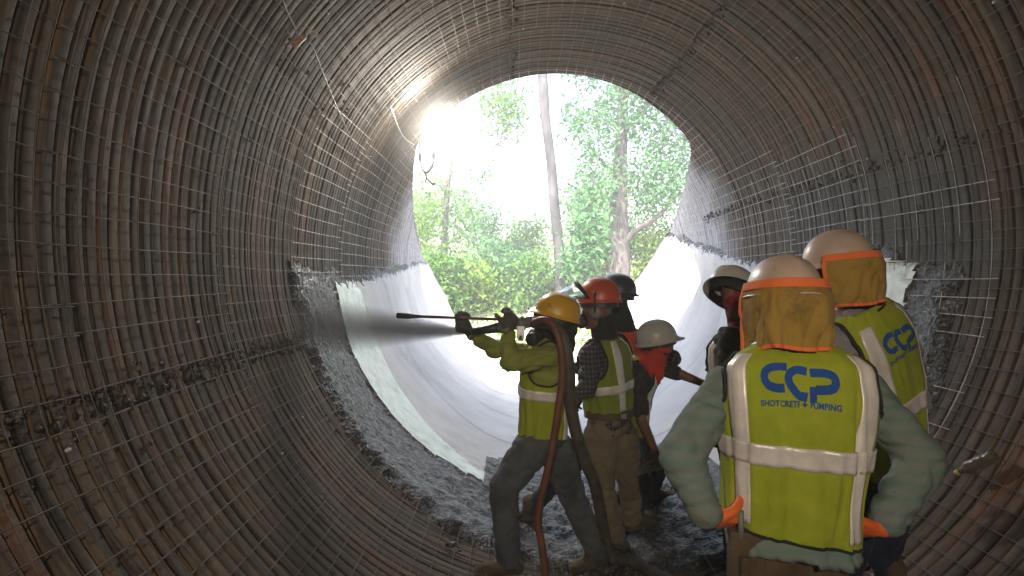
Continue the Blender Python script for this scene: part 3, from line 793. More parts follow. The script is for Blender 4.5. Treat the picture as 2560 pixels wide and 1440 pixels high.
class Torso:
    def __init__(s, spine, right, W, D, ex=2.5):
        s.pts = catmull(spine, 12); s.right = Vector(right).normalized(); s.W, s.D, s.ex = W, D, ex; s.creases = []
        l = [0]
        for a, b in zip(s.pts, s.pts[1:]): l.append(l[-1] + (b - a).length)
        s.len = l[-1]; s.l = np.array(l) / s.len; s.arr = np.array([tuple(p) for p in s.pts])
    def fr(s, v):
        p = Vector([np.interp(v, s.l, s.arr[:, k]) for k in range(3)])
        a = Vector([np.interp(min(v + .06, 1), s.l, s.arr[:, k]) for k in range(3)]); b = Vector([np.interp(max(v - .06, 0), s.l, s.arr[:, k]) for k in range(3)])
        t = (a - b).normalized()
        if v > 1: p = p + t * (v - 1) * s.len
        if v < 0: p = p + t * v * s.len
        r = (s.right - t * s.right.dot(t)).normalized()
        return p, t, r, t.cross(r)
    def S(s, u, v, off=0, fold=0):
        p, t, r, f = s.fr(v)
        w = np.interp(v, *zip(*s.W)) + off; d = np.interp(v, *zip(*s.D)) + off
        if fold:
            e = fold * (1 - .55 * v)
            q = mnoise.noise(Vector((math.sin(u) * 3.4, math.cos(u) * 3.4, v * 1.6))) + .5 * mnoise.noise(Vector((math.sin(u) * 8, math.cos(u) * 8, v * 3 + 4)))
            q2 = mnoise.noise(Vector((math.sin(u) * 2, math.cos(u) * 2, v * 9)))
            cr = (1 - min(1, abs(mnoise.noise(Vector((math.sin(u) * 4.1 + .2 * v, math.cos(u) * 4.1, v * .9 + 11)))) * 3.2)) ** 2
            q = q - 1.1 * cr * (1 - .6 * v)
            for (cu_, cw_, cd_, ca, cb) in s.creases:
                if ca < v < cb:
                    x_ = u - cu_ - .10 * math.sin(v * 6)
                    q_ = math.exp(-(x_ / cw_) ** 2) - .6 * math.exp(-((x_ - 2.2 * cw_) / (1.6 * cw_)) ** 2)
                    k_ = cd_ * q_ * math.sin(math.pi * (v - ca) / (cb - ca)) ** .5
                    w -= k_; d -= k_
            w += e * q; d += e * (q + .5 * q2)
        su, cu = math.sin(u), math.cos(u); k = 2 / s.ex
        return p + r * (w * math.copysign(abs(su) ** k, su)) - f * (d * math.copysign(abs(cu) ** k, cu))
    def solid(s, off=0, v0=0, v1=1, n=32, m=18):
        return loft([[s.S(u, v, off) for u in np.linspace(-math.pi, math.pi, n, endpoint=False)] for v in np.linspace(v0, v1, m)])
    def patch(s, name, us, vs, off, fold, mat, parent, thick=.003, hole=None):
        """patch of the surface between parameter lines us (list per row or one list) and vs, as a closed thin sheet"""
        nu, nv = len(us), len(vs)
        def q(off): return [s.S(u, v, off, fold) for v in vs for u in us]
        A, B = q(off), q(off - thick); V = A + B; N = nu * nv; Fc = []
        for j in range(nv - 1):
            for i in range(nu - 1):
                a = j * nu + i; Fc += [(a, a + 1, a + nu + 1, a + nu), (N + a, N + a + nu, N + a + nu + 1, N + a + 1)]
        for i in range(nu - 1):
            Fc += [(i, N + i, N + i + 1, i + 1)]; a = (nv - 1) * nu + i; Fc += [(a, a + 1, N + a + 1, N + a)]
        for j in range(nv - 1):
            a = j * nu; Fc += [(a, a + nu, N + a + nu, N + a)]; a += nu - 1; Fc += [(a, N + a, N + a + nu, a + nu)]
        return mk(name, V, Fc, mat, parent)
    def vest(s, parent, mat, off=.022, fold=.012, v0=.0, v1=.97, hole=(.80, R_(34), .17), hem=0, front_gap=0, piping=True):
        nu, nv = 120, 64
        us = np.linspace(-math.pi + front_gap, math.pi - front_gap, nu + (1 if front_gap else 1)); vs = np.linspace(v0, v1, nv)
        hv, hu, hr = hole
        V, keep = [], []
        def hemv(u, v): return v - hem * (1 - (v - v0) / (v1 - v0)) * (math.sin(u * 1.0 + .3))
        for v in vs:
            for u in us:
                uu, vv = u, v
                ins = False
                for sg in (1, -1):
                    du, dv = (uu - sg * math.pi / 2) / hu, (vv - hv) / hr
                    q = math.hypot(du, dv)
                    if q < .93: ins = True
                    elif q < 1.07: uu = sg * math.pi / 2 + du / q * hu; vv = hv + dv / q * hr
                keep.append(not ins)
                V.append(s.S(uu, hemv(uu, vv), off, fold))
        n1 = len(us); Fc = []
        for j in range(nv - 1):
            for i in range(n1 - 1):
                q = (j * n1 + i, j * n1 + i + 1, (j + 1) * n1 + i + 1, (j + 1) * n1 + i)
                if all(keep[k] for k in q): Fc.append(q)
        o = mk('vest', V, Fc, mat, parent)
        sol = o.modifiers.new('thick', 'SOLIDIFY'); sol.thickness = .004; sol.offset = -1
        if piping:
            for sg in (1, -1):
                ring = [s.S(sg * math.pi / 2 + hu * math.cos(a), hv + hr * math.sin(a), off + .002, fold) for a in np.linspace(0, 2 * math.pi, 48)]
                mk('armhole_piping', *tube(ring, .0065, 6, False), M['piping'], o)
        return o
    def stripe_v(s, parent, u0, u1, v0, v1, off=.027, fold=.012, n=34, w0=None):
        return s.patch('reflective_stripe', np.linspace(u0, u1, 8), np.linspace(v0, v1, n), off, fold, M['silver'], parent)
    def stripe_h(s, parent, v0, v1, u0=-math.pi, u1=math.pi, off=.0285, fold=.012):
        return s.patch('reflective_stripe', np.linspace(u0, u1, 80), np.linspace(v0, v1, 6), off, fold, M['silver'], parent)
    def arc_u(s, v, off):
        uu = np.linspace(-math.pi, math.pi, 181); P_ = [s.S(u, v, off) for u in uu]; l = [0]
        for a, b in zip(P_, P_[1:]): l.append(l[-1] + (b - a).length)
        l = np.array(l); l -= np.interp(0, uu, l); return uu, l
    def decal(s, name, V2, Fc, uc, vc, parent, mat, off=.0285, fold=.013):
        uu, l = s.arc_u(vc, off); l0 = np.interp(uc, uu, l)
        out = [s.S(float(np.interp(l0 + x, l, uu)), vc + y / s.len, off, fold) for x, y in V2]
        return mk(name, out, Fc, mat, parent)

def strokes2d(paths, hw, scale, c):
    V, Fc = [], []
    for p in paths:
        pts = [Vector((a, b, 0)) for a, b in p]; pts = catmull(pts, 6) if len(pts) > 2 else [pts[0].lerp(pts[1], t) for t in np.linspace(0, 1, 6)]
        b = len(V)
        for i, q in enumerate(pts):
            t = (pts[min(i + 1, len(pts) - 1)] - pts[max(i - 1, 0)]).normalized(); nrm = Vector((-t.y, t.x, 0))
            for k in (-1, -.33, .33, 1):
                z = q + nrm * hw * k; V.append(((z.x - c[0]) * scale, -(z.y - c[1]) * scale))
        for i in range(len(pts) - 1):
            for k in range(3):
                a = b + i * 4 + k; Fc.append((a, a + 1, a + 5, a + 4))
    return V, Fc

def text2d(txt, size, arc=0):
    cu = bpy.data.curves.new('t', 'FONT'); cu.body = txt; cu.size = size; cu.align_x = 'CENTER'; cu.resolution_u = 4
    cu.offset = .0006; cu.space_character = 1.03
    o = bpy.data.objects.new('t', cu); COL.objects.link(o)
    dg = bpy.context.evaluated_depsgraph_get(); me = o.evaluated_get(dg).to_mesh()
    V = [(v.co.x, v.co.y + arc * v.co.x * v.co.x) for v in me.vertices]; Fc = [tuple(p.vertices) for p in me.polygons]
    bpy.data.objects.remove(o); bpy.data.curves.remove(cu)
    return V, Fc

LOGO = [[(1132, 1170), (1045, 1168), (985, 1192), (966, 1238), (988, 1285), (1042, 1304), (1105, 1304)],
        [(1262, 1196), (1205, 1186), (1152, 1210), (1138, 1255), (1162, 1302), (1205, 1340), (1255, 1352)],
        [(1285, 1204), (1390, 1204), (1448, 1222), (1462, 1262), (1436, 1296), (1370, 1306), (1322, 1306)], [(1298, 1380), (1298, 1290)]]
def logo(t, vest, uc, vc, k=1.0, off=.0285, fold=.013):
    sc = .000422 * k
    t.decal('logo', *strokes2d(LOGO, 27, sc, (1213, 1262)), uc, vc, vest, M['blue'], off, fold)
    V, Fc = text2d('SHOTCRETE + PUMPING', .0212 * k, -.25)
    y0 = (1262 - 1412) * sc
    t.decal('lettering', [(x, y + y0) for x, y in V], Fc, uc, vc, vest, M['blue'], off, fold)

def hand_shapes(wrist, d, nrm, side, curl=.5, s=1.0, infl=0, spread=.06):
    """palm and five fingers; d points to the fingertips, nrm out of the palm, side = +1/-1 puts the thumb on +/- (d x nrm)"""
    wrist = Vector(wrist); d = Vector(d).normalized(); nrm = Vector(nrm); nrm = (nrm - d * nrm.dot(d)).normalized(); l = d.cross(nrm) * side
    sh = [capsule(wrist - d * .01, wrist + d * .03 * s, .026 * s + infl, .03 * s + infl, 12, .72, nrm)]
    for k, (off, ln, r) in enumerate(((.031, 1.0, .0098), (.0105, 1.1, .0102), (-.0105, 1.03, .0098), (-.030, .82, .0086))):
        r = r * s + infl
        kn = wrist + d * (.092 - .006 * abs(k - 1)) * s + l * off * s
        sh.append(capsule(wrist + d * .02 * s + l * off * .75 * s, kn, r * 1.35, r * 1.2, 10))
        p = kn; a = curl * (.55 + .09 * k); ang = a; dd = (d + l * off * spread * 30 * .1).normalized()
        for q, seg in enumerate((.044, .028, .022)):
            dv = (dd * math.cos(ang) + nrm * math.sin(ang)).normalized(); e = p + dv * seg * ln * s
            sh.append(capsule(p, e, r * (1 - .07 * q), r * (.94 - .08 * q), 10)); p = e; ang += a * 1.25
    b = wrist + d * .025 * s + l * .028 * s; c = b + (d * .55 + l * .75 + nrm * .25).normalized() * .045 * s
    e = c + (d * .85 + l * .25 + nrm * .45 * (1 + curl)).normalized() * .036 * s; g = e + (d * .8 + nrm * .6 * (1 + curl)).normalized() * .026 * s
    sh += [capsule(b, c, .015 * s + infl, .0125 * s + infl, 10), capsule(c, e, .0122 * s + infl, .011 * s + infl, 10), capsule(e, g, .011 * s + infl, .009 * s + infl, 10)]
    return sh

def head_shapes(c, fwd, up):
    fwd = Vector(fwd).normalized(); up = Vector(up); up = (up - fwd * up.dot(fwd)).normalized(); r = fwd.cross(up); ax = (r, fwd, up); c = Vector(c)
    sh = [ellipsoid(c + up * .025, .076, .096, .10, ax), ellipsoid(c + fwd * .02 - up * .055, .058, .072, .068, ax),
          capsule(c + fwd * .092 + up * .015, c + fwd * .112 - up * .025, .010, .015, 10), ellipsoid(c + fwd * .088 - up * .062, .024, .012, .010, ax),
          ellipsoid(c + fwd * .078 - up * .098, .026, .02, .02, ax), ellipsoid(c + fwd * .080 + up * .032, .055, .018, .010, ax)]
    for s in (-1, 1): sh.append(ellipsoid(c + r * s * .079 - up * .012 - fwd * .005, .010, .02, .032, ax))
    return sh

def eyes(c, fwd, up, parent):
    fwd = Vector(fwd).normalized(); up = Vector(up); up = (up - fwd * up.dot(fwd)).normalized(); r = fwd.cross(up)
    for s in (-1, 1):
        mk('eye', *ellipsoid(Vector(c) + fwd * .083 + r * s * .031 + up * .012, .013, .013, .013, n=10, m=7), M['eye'], parent)
M['eye'] = simple('eye', [(.5, .48, .45), (.03, .02, .015)], 30, .25)

def helmet(c, fwd, up, mat, parent, brim=.03, visor=.05, sx=.112, sy=.142, h=.135, ridge=.006, band=None, name='helmet'):
    c = Vector(c); fwd = Vector(fwd).normalized(); up = Vector(up); up = (up - fwd * up.dot(fwd)).normalized(); r = fwd.cross(up)
    n = 48; rings = []
    def ring(z, kx, ky, ex=0, vis=0, rd=0):
        out = []
        for t in np.linspace(0, 2 * math.pi, n, endpoint=False):
            ca, sa = math.cos(t), math.sin(t)
            x, y = ca * (kx + ex), sa * (ky + ex + vis * max(0, sa) ** 3)
            zz = z + (rd * math.exp(-(x / .02) ** 2) if z > .03 else 0) + (rd * .6 * math.exp(-((abs(x) - .055) / .014) ** 2) if z > .03 else 0)
            dip = -(.012 * max(0, sa) ** 2) * (1 if ex > .004 or vis else 0)
            out.append(c + r * x + fwd * y + up * (zz + dip))
        return out
    A = [2, 10, 20, 30, 40, 50, 60, 70, 80, 88]
    for a in A: rings.append(ring(h * math.cos(R_(a)) ** .9, sx * math.sin(R_(a)) ** .92, sy * math.sin(R_(a)) ** .92, rd=ridge))
    rings.append(ring(.0, sx, sy)); rings.append(ring(-.008, sx, sy, brim * .5, visor * .5)); rings.append(ring(-.014, sx, sy, brim, visor))
    rings.append(ring(-.019, sx, sy, brim, visor)); rings.append(ring(-.012, sx, sy, brim * .4, visor * .4)); rings.append(ring(-.006, sx - .004, sy - .004))
    for a in reversed(A): rings.append(ring((h - .005) * math.cos(R_(a)) ** .9 - .001, (sx - .004) * math.sin(R_(a)) ** .92, (sy - .004) * math.sin(R_(a)) ** .92))
    o = mk(name, *loft(rings), mat, parent)
    hb = [ring(z, sx - .012, sy - .014) for z in (-.05, -.02, .01)]; hb += [ring(z, sx - .016, sy - .018) for z in (.01, -.02, -.05)]
    mk('headband', *loft(hb, False), M['black'], o)
    return o

def neck_shade(c, fwd, up, parent, mat, trim, top=.05, drop=.22, u0=-112, u1=112, sx=.112, sy=.142, flare=.035, seed=0, lean=(0, 0, 0), close=.0):
    c = Vector(c); fwd = Vector(fwd).normalized(); up = Vector(up); up = (up - fwd * up.dot(fwd)).normalized(); r = fwd.cross(up)
    lean = Vector(lean)
    def S(u, v, off=0):
        if v < .22:
            k = v / .22; z = top * (1 - k) - .016 * k; ex = .008 + (flare) * k ** 1.6
        else:
            k = (v - .22) / .78; z = -.016 - drop * k * (1 - .07 * math.cos(u * 1.3 + .5) + .03 * math.sin(u * 4 + seed)); ex = .008 + flare - close * k
        q = mnoise.noise(Vector((u * 2.2, v * 1.1, seed))) * .028 * v + mnoise.noise(Vector((u * 5, v * 2.5, seed + 3))) * .014 * v - .016 * v * (1 - min(1, abs(mnoise.noise(Vector((u * 2.6 + v * 1.4, v * 1.2 - u * .5, seed + 7)))) * 4)) ** 2
        zc = 1.0 if z < 0 else math.sqrt(max(0, 1 - (z / .135) ** 2)) ** .92
        rx, ry = sx * zc + ex + q + off, sy * zc + ex + q + off
        su, cu = math.sin(u), math.cos(u)
        p = 2 / 2.5
        vv = max(0, v - .22) / .78
        return c + r * rx * math.copysign(abs(su) ** p, su) - fwd * ry * math.copysign(abs(cu) ** p, cu) + lean * vv + (up * z if z > -.016 else up * -.016 + V3(0, 0, 1) * (z + .016))
    def sheet(name, us, vs, off, m, par):
        nu = len(us); V = [S(u, v, off) for v in vs for u in us] + [S(u, v, off - .004) for v in vs for u in us]; N = nu * len(vs); Fc = []
        for j in range(len(vs) - 1):
            for i in range(nu - 1):
                a = j * nu + i; Fc += [(a, a + 1, a + nu + 1, a + nu), (N + a, N + a + nu, N + a + nu + 1, N + a + 1)]
        for i in range(nu - 1): Fc += [(i, N + i, N + i + 1, i + 1)]; a = (len(vs) - 1) * nu + i; Fc += [(a, a + 1, N + a + 1, N + a)]
        for j in range(len(vs) - 1): a = j * nu; Fc += [(a, a + nu, N + a + nu, N + a)]; a += nu - 1; Fc += [(a, N + a, N + a + nu, a + nu)]
        return mk(name, V, Fc, m, par)
    a, b = R_(u0), R_(u1)
    o = sheet('neck_shade', np.linspace(a, b, 70), np.linspace(.02, 1, 40), 0, mat, parent)
    sheet('trim', np.linspace(a, b, 70), np.linspace(0, .13, 6), .003, trim, o)
    sheet('trim', np.linspace(a - .01, a + .06, 4), np.linspace(.08, 1, 30), .003, trim, o)
    sheet('trim', np.linspace(b - .06, b + .01, 4), np.linspace(.08, 1, 30), .003, trim, o)
    sheet('trim', np.linspace(a, b, 70), np.linspace(.955, 1.01, 4), .003, trim, o)
    return o

def floor_z(x, y):
    r = RI + .02 if y > 2.6 else RT - .02
    return AZ - math.sqrt(max(.1, r * r - (x - AX) ** 2))

def foot(ank, d, inf=0):
    ank = Vector(ank); d = Vector(d); d.z = 0; d.normalize(); f = V3(0, 0, 1)
    return [capsule(ank + f * .06, ank - f * .02, .052 + inf, .05 + inf), capsule(ank - d * .045 - f * .05, ank + d * .06 - f * .045, .042 + inf, .042 + inf),
            capsule(ank + d * .05 - f * .05, ank + d * .165 - f * .064, .044 + inf, .036 + inf)]

def person(label, torso, head, legs, arms, shirt, trousers, group='workers in the tunnel', shirt_v0=.08, sleeve=(.062, .05, .045), leg_r=(.10, .075, .06), glove=None,
           wr=.007, boots='boot', bare_forearm=False, wf=(8, 8, 15)):
    hc, hf, hu = head
    pel = torso.fr(0)[0]
    if legs:
        base = V3((legs[0][2].x + legs[1][2].x) / 2, (legs[0][2].y + legs[1][2].y) / 2, min(legs[0][2].z, legs[1][2].z) - .1)
    else: base = pel
    root = empty('person', base); tag(root, label, 'person', group)
    neck = torso.fr(.97)[0]
    b = [torso.solid(-.018, .02, .98, 26, 16), capsule(neck, Vector(hc) - Vector(hf).normalized() * .015 - Vector(hu).normalized() * .03, .056, .05)] + head_shapes(hc, hf, hu)
    ts, sl = [], [torso.solid(.004, shirt_v0, .985, 30, 20)]
    for hip, knee, ank, td in legs:
        b += chain([hip, knee, ank], [.082, .056, .040], 12)
        b += [capsule(ank, Vector(ank) + Vector(td).normalized() * .1 - V3(0, 0, .05), .038, .03)]
        ts += [capsule(hip, knee, leg_r[0], leg_r[1], 16), capsule(knee, ank, leg_r[1], leg_r[2], 16)]
    gl = []
    for sho, elb, wri, hd, hn, side, curl in arms:
        b += chain([sho, elb, wri], [.047, .038, .027], 12)
        sh = hand_shapes(wri, hd, hn, side, curl)
        b += sh
        if glove: gl.append(hand_shapes(wri, hd, hn, side, curl, 1.0, .0035) + [capsule(Vector(wri).lerp(elb, .12), wri, .034, .031)])
        if bare_forearm: sl += [capsule(sho, Vector(sho).lerp(elb, .8), sleeve[0], sleeve[1], 14)]
        else: sl += [capsule(sho, elb, sleeve[0], sleeve[1], 16), capsule(elb, Vector(elb).lerp(wri, .86), sleeve[1], sleeve[2], 16)]
    body = remesh('body', b, .0085, M['skin'], root, 3)
    if legs:
        ts += [torso.solid(.006, -.02, .28, 26, 8)]
        remesh('trousers', ts, .013, M[trousers], root, 6, wr * 1.0, (9, 9, 13), 3, cut=lambda c: c[2] > floor_z(c[0], c[1]) + .065)
        for hip, knee, ank, td in legs:
            remesh('boot', foot(ank, td, .006), .010, M[boots], root, 4, .002, (20, 20, 20))
    remesh('shirt', sl, .0105, M[shirt], root, 6, wr * 1.5, wf, 1)
    for g in gl: remesh('glove', g, .0052, M[glove], root, 3)
    return root

UP = V3(0, 0, 1)
def ank(px, py, d):
    p = P(px, py, d); p.z = floor_z(p.x, d) + .10; return p

# --- the man in front with his hands on his hips
Ft = Torso([P(1968, 1330, 1.87), P(1975, 1180, 1.87), P(1980, 1000, 1.88), P(1970, 855, 1.93)], (1, -.24, 0),
           [(-.1, .160), (0, .170), (.25, .173), (.5, .188), (.72, .206), (.84, .205), (.9, .165), (.955, .105), (1, .07)],
           [(-.1, .115), (0, .122), (.25, .118), (.5, .128), (.72, .132), (.84, .122), (.9, .104), (.955, .08), (1, .066)], 2.9)
Ft.creases = [(-.14, .045, .012, -.2, .62), (.35, .05, .008, -.2, .5), (.62, .04, .010, .2, .75), (-.5, .06, .007, -.2, .35)]
fh = P(1958, 765, 1.93)
fl = [(P(1910, 1350, 1.87), V3(P(1890, 0, 1.9).x, 1.92, .54), ank(1880, 1500, 1.93), V3(-.2, 1, 0)), (P(2040, 1350, 1.87), V3(P(2060, 0, 1.9).x, 1.92, .54), ank(2080, 1500, 1.90), V3(.2, 1, 0))]
fa = [(P(1818, 962, 1.975), P(1700, 1136, 1.80), P(1772, 1298, 1.76), V3(.80, .45, -.30), V3(.35, .6, .3), 1, .6), (P(2150, 972, 1.885), P(2306, 1148, 1.83), P(2206, 1318, 1.76), V3(-.80, .42, -.35), V3(-.35, .6, .3), -1, .6)]
fr = person('man in the foreground seen from behind with both hands on his hips in teal sleeves', Ft, (fh, V3(-.05, 1, -.1), UP), fl, fa, 'teal', 'leather', glove='glove_or', shirt_v0=-.14, sleeve=(.076, .073, .060), wr=.0042, wf=(8, 8, 15))
fv = Ft.vest(fr, M['vest'], .038, .014, .05, .965, (.78, R_(30), .15), hem=.03)
for u in (-.80, .80): Ft.stripe_v(fv, u - .20, u + .20, .06 if u > 0 else .10, .90, .0425, .014)
Ft.stripe_h(fv, .40, .505, -1.9, 1.9, .0445, .014)
logo(Ft, fv, -.02, .77, .97, .0408, .014)
mk('hem_binding', *tube([Ft.S(u, .05 - .03 * math.sin(u + .3), .039, .014) for u in np.linspace(-2.2, 2.2, 60)], .005, 6, False), M['piping'], fv)
mk('collar_lining', *tube([Ft.S(u, .965, .036, .014) for u in np.linspace(-1.25, 1.25, 26)], .007, 6), M['silver'], fv)
Ft.patch('size_tag', np.linspace(-.06, .34, 6), np.linspace(.945, .955, 3), .042, .014, M['piping'], fv)
hc = fh + V3(0, 0, .045)
fhm = helmet(hc, V3(-.05, 1, -.12), V3(.02, .12, 1), M['hat_pink'], fr, .020, .045, h=.128)
neck_shade(hc, V3(-.05, 1, -.12), V3(.02, .12, 1), fhm, M['shroud'], M['orange'], .035, .185, -104, 104, flare=.010, seed=2, lean=(-.012, -.03, 0), close=.010)
# tool pouch and pliers on the belt
p0 = P(1862, 1400, 1.80)
po = mk('tool_pouch', *merge([box(p0, .10, .07, .20, (V3(.98, -.2, 0), V3(.2, .98, 0), UP)), box(p0 + V3(.005, -.04, -.03), .075, .03, .12), box(p0 + V3(0, -.058, -.03), .02, .006, .10)]), M['leather'], fr, smooth=False)
bv = po.modifiers.new('b', 'BEVEL'); bv.width = .012; bv.segments = 2
def tail():
    us = np.linspace(-1.35, 1.30, 40); V = []
    vs = np.linspace(0, 1, 14)
    for v in vs:
        for u in us:
            lo = -.235 + .10 * (abs(u - .1) / 1.3) ** 2.5 + .012 * math.sin(u * 5)
            V.append(Ft.S(u, .085 + (lo - .085) * v, .006 + .040 * min(1, v * 2), .012) - V3(0, .018 * v, 0))
    n = len(us); Fc = [(j * n + i, j * n + i + 1, (j + 1) * n + i + 1, (j + 1) * n + i) for j in range(13) for i in range(n - 1)]
    o = mk('shirt_tail', V, Fc, M['teal'], fr); sm = o.modifiers.new('t', 'SOLIDIFY'); sm.thickness = .004
tail()
mk('belt', *tube([Ft.S(u, -.06, .012) for u in np.linspace(-math.pi, math.pi, 40)], .018, 8, False), M['leather'], fr)
mk('pouch_tool', *merge([tube([p0 + V3(-.02, -.02, .05), p0 + V3(-.025, -.03, .17)], .010, 8), tube([p0 + V3(.02, -.02, .05), p0 + V3(.022, -.03, .15)], .008, 8)]), M['greyplastic'], po)

# --- the man at the right beyond him
Gt = Torso([P(2205, 1170, 2.36), P(2190, 1040, 2.34), P(2165, 900, 2.32), P(2118, 752, 2.30)], (.86, .50, 0),
           [(-.1, .165), (0, .172), (.3, .17), (.55, .19), (.75, .212), (.85, .20), (.91, .16), (.96, .10), (1, .068)],
           [(-.1, .125), (0, .13), (.3, .125), (.55, .135), (.75, .138), (.85, .12), (.91, .10), (.96, .08), (1, .064)])
gh = P(2088, 672, 2.28)
gl_ = [(P(2170, 1180, 2.34), V3(P(2150, 0, 2.3).x, 2.42, .56), ank(2150, 1500, 2.40), V3(-.6, .8, 0)), (P(2240, 1180, 2.38), V3(P(2235, 0, 2.4).x, 2.48, .60), ank(2230, 1500, 2.44), V3(-.5, .9, 0))]
ga = [(P(2090, 860, 2.24), P(2085, 1015, 2.20), P(2050, 1130, 2.36), V3(-.5, .6, -.3), V3(.4, .6, 0), 1, .6), (P(2255, 880, 2.46), P(2285, 1010, 2.52), P(2190, 1060, 2.72), V3(-.6, .6, 0), V3(0, .3, -1), -1, .5)]
gr = person('man at the right in grey sleeves with mustard neck shade turned to the left', Gt, (gh, V3(-.8, .6, -.1), UP), gl_, ga, 'grey_shirt', 'navy', glove='glove_dk', sleeve=(.08, .068, .05), wr=.007)
gv = Gt.vest(gr, M['vest'], .026, .013, .02, .965, (.79, R_(36), .155), hem=.02)
for u in (-.66, .66): Gt.stripe_v(gv, u - .18, u + .18, .06, .90, .0305, .013)
Gt.stripe_h(gv, .36, .455, -2.6, 2.6, .0325, .013)
logo(Gt, gv, -.02, .765, .95)
Gt.patch('size_tag', np.linspace(-.1, .25, 6), np.linspace(.935, .945, 3), .031, .013, M['piping'], gv)
hc = gh + V3(.012, 0, .020)
ghm = helmet(hc, V3(-.8, .6, -.12), V3(.04, .03, 1), M['hat_pink'], gr, .022, .045, .104, .130)
neck_shade(hc, V3(-.8, .6, -.12), V3(.04, .03, 1), ghm, M['shroud'], M['orange'], .03, .165, -100, 112, flare=.012, seed=5, lean=(.01, -.01, 0), close=.012)

# --- the man turned away between them and the wall
Et = Torso([P(1880, 1130, 2.80), P(1878, 1000, 2.80), P(1872, 900, 2.79), P(1858, 812, 2.80)], (.8, -.6, 0),
           [(-.1, .15), (0, .16), (.4, .165), (.75, .185), (.86, .17), (.92, .13), (.96, .09), (1, .06)], [(-.1, .11), (0, .115), (.5, .12), (.8, .12), (.9, .095), (1, .06)])
eh = P(1848, 742, 2.78)
el_ = [(P(1850, 1140, 2.8), V3(P(1850, 0, 2.8).x, 2.85, .55), ank(1850, 1400, 2.85), V3(.6, .7, 0)), (P(1905, 1140, 2.8), V3(P(1915, 0, 2.8).x, 2.80, .55), ank(1920, 1400, 2.78), V3(.6, .7, 0))]
ea = [(P(1826, 850, 2.72), P(1822, 985, 2.68), P(1870, 1080, 2.72), V3(.7, .3, -.5), V3(.3, .5, .5), 1, .6), (P(1915, 850, 2.9), P(1945, 980, 2.9), P(1900, 1070, 2.9), V3(-.4, .3, -.5), V3(0, .6, .3), -1, .6)]
er = person('man in dark sleeves and maroon face cover mostly hidden behind the foreground man', Et, (eh, V3(.85, .35, -.35), V3(-.45, -.1, .85)), el_, ea, 'dark_shirt', 'denim_dark', glove='glove_dk', sleeve=(.078, .066, .05))
ev_ = Et.vest(er, M['vest_b'], .024, .012, .02, .965, (.79, R_(36), .155))
for u in (-.66, .66): Et.stripe_v(ev_, u - .17, u + .17, .06, .92)
Et.stripe_h(ev_, .36, .45)
ef, eu = V3(.80, .35, -.50), V3(-.62, -.12, .78)
eyes(eh, V3(.85, .35, -.35), V3(-.45, -.1, .85), er)
helmet(eh + V3(-.028, 0, .03), ef, eu, M['hat_white'], er, .020, .03, .112, .140, .12)
rr_ = V3(.85, .35, -.35).normalized()
remesh('balaclava', [ellipsoid(eh + V3(.01, 0, -.01), .090, .105, .118), capsule(eh, P(1860, 812, 2.8), .075, .08)], .009, M['maroon'], er, 4, .005, (14, 14, 14))
mk('goggle_strap', *tube([eh + V3(.02 * math.cos(a) - .01, 0, 0) + V3(.097 * math.cos(a), .108 * math.sin(a), .03 + .05 * -math.cos(a)) for a in np.linspace(0, 2 * math.pi, 30)], .011, 6, False), M['black'], er)
mk('respirator', *merge([lathe(eh + rr_ * .085 + V3(0, 0, -.06), rr_, [(0, .05), (.03, .045), (.05, .03)], 14), lathe(eh + rr_ * .09 + V3(.03, -.06, -.09), V3(.4, -1, -.2), [(0, .032), (.03, .032), (.035, .02)], 14)]), M['black'], er)

# --- the nozzleman
At = Torso([P(1356, 1098, 3.36), P(1360, 1010, 3.36), P(1366, 930, 3.36), P(1384, 842, 3.36)], (.10, 1, 0),
           [(-.1, .15), (0, .165), (.3, .165), (.6, .185), (.78, .20), (.86, .185), (.92, .14), (.96, .10), (1, .07)],
           [(-.1, .12), (0, .128), (.3, .128), (.6, .135), (.78, .128), (.88, .105), (.94, .085), (1, .065)])
ah = P(1392, 812, 3.33)
al_ = [(P(1328, 1120, 3.27), P(1258, 1222, 3.22), ank(1272, 1380, 3.24), V3(-1, -.15, 0)), (P(1390, 1120, 3.44), P(1430, 1238, 3.48), ank(1492, 1380, 3.46), V3(-.8, -.5, 0))]
aa = [(P(1372, 893, 3.19), P(1272, 908, 3.06), P(1272, 824, 3.14), V3(.10, .28, .62), V3(-.3, .9, 0), 1, 1.05), (P(1350, 885, 3.53), P(1232, 872, 3.50), P(1172, 828, 3.36), V3(-.45, -.1, .7), V3(.5, -.6, .1), -1, 1.1)]
ar = person('nozzleman in yellow helmet and lime sleeves aiming the spray nozzle at the left wall', At, (ah, V3(-.95, .05, .02), V3(.15, 0, 1)), al_, aa, 'lime_shirt', 'denim', glove='glove_gr', sleeve=(.070, .060, .044), shirt_v0=-.02, wr=.007, leg_r=(.118, .088, .075))
av = At.vest(ar, M['vest'], .022, .012, .05, .90, (.77, R_(40), .20), hem=.03)
At.stripe_h(av, .43, .52); 
for u in (-.5, .5): At.stripe_v(av, u - .18, u + .18, .06, .42)
for u in (-.55, .55): At.stripe_v(av, u - .16, u + .16, .52, .90)
eyes(ah, V3(-.95, .05, .02), V3(.15, 0, 1), ar)
helmet(ah + V3(.004, 0, .062), V3(-.92, .03, .26), V3(.28, 0, .95), M['hat_yellow'], ar, .012, .045, .112, .135, .125)
remesh('hood', [ellipsoid(ah + V3(.015, 0, .0), .118, .102, .122), capsule(ah, P(1405, 862, 3.36), .098, .085), ellipsoid(P(1352, 800, 3.33), .05, .07, .10)], .010, M['hood'], ar, 4, .006, (12, 12, 14), cut=None)
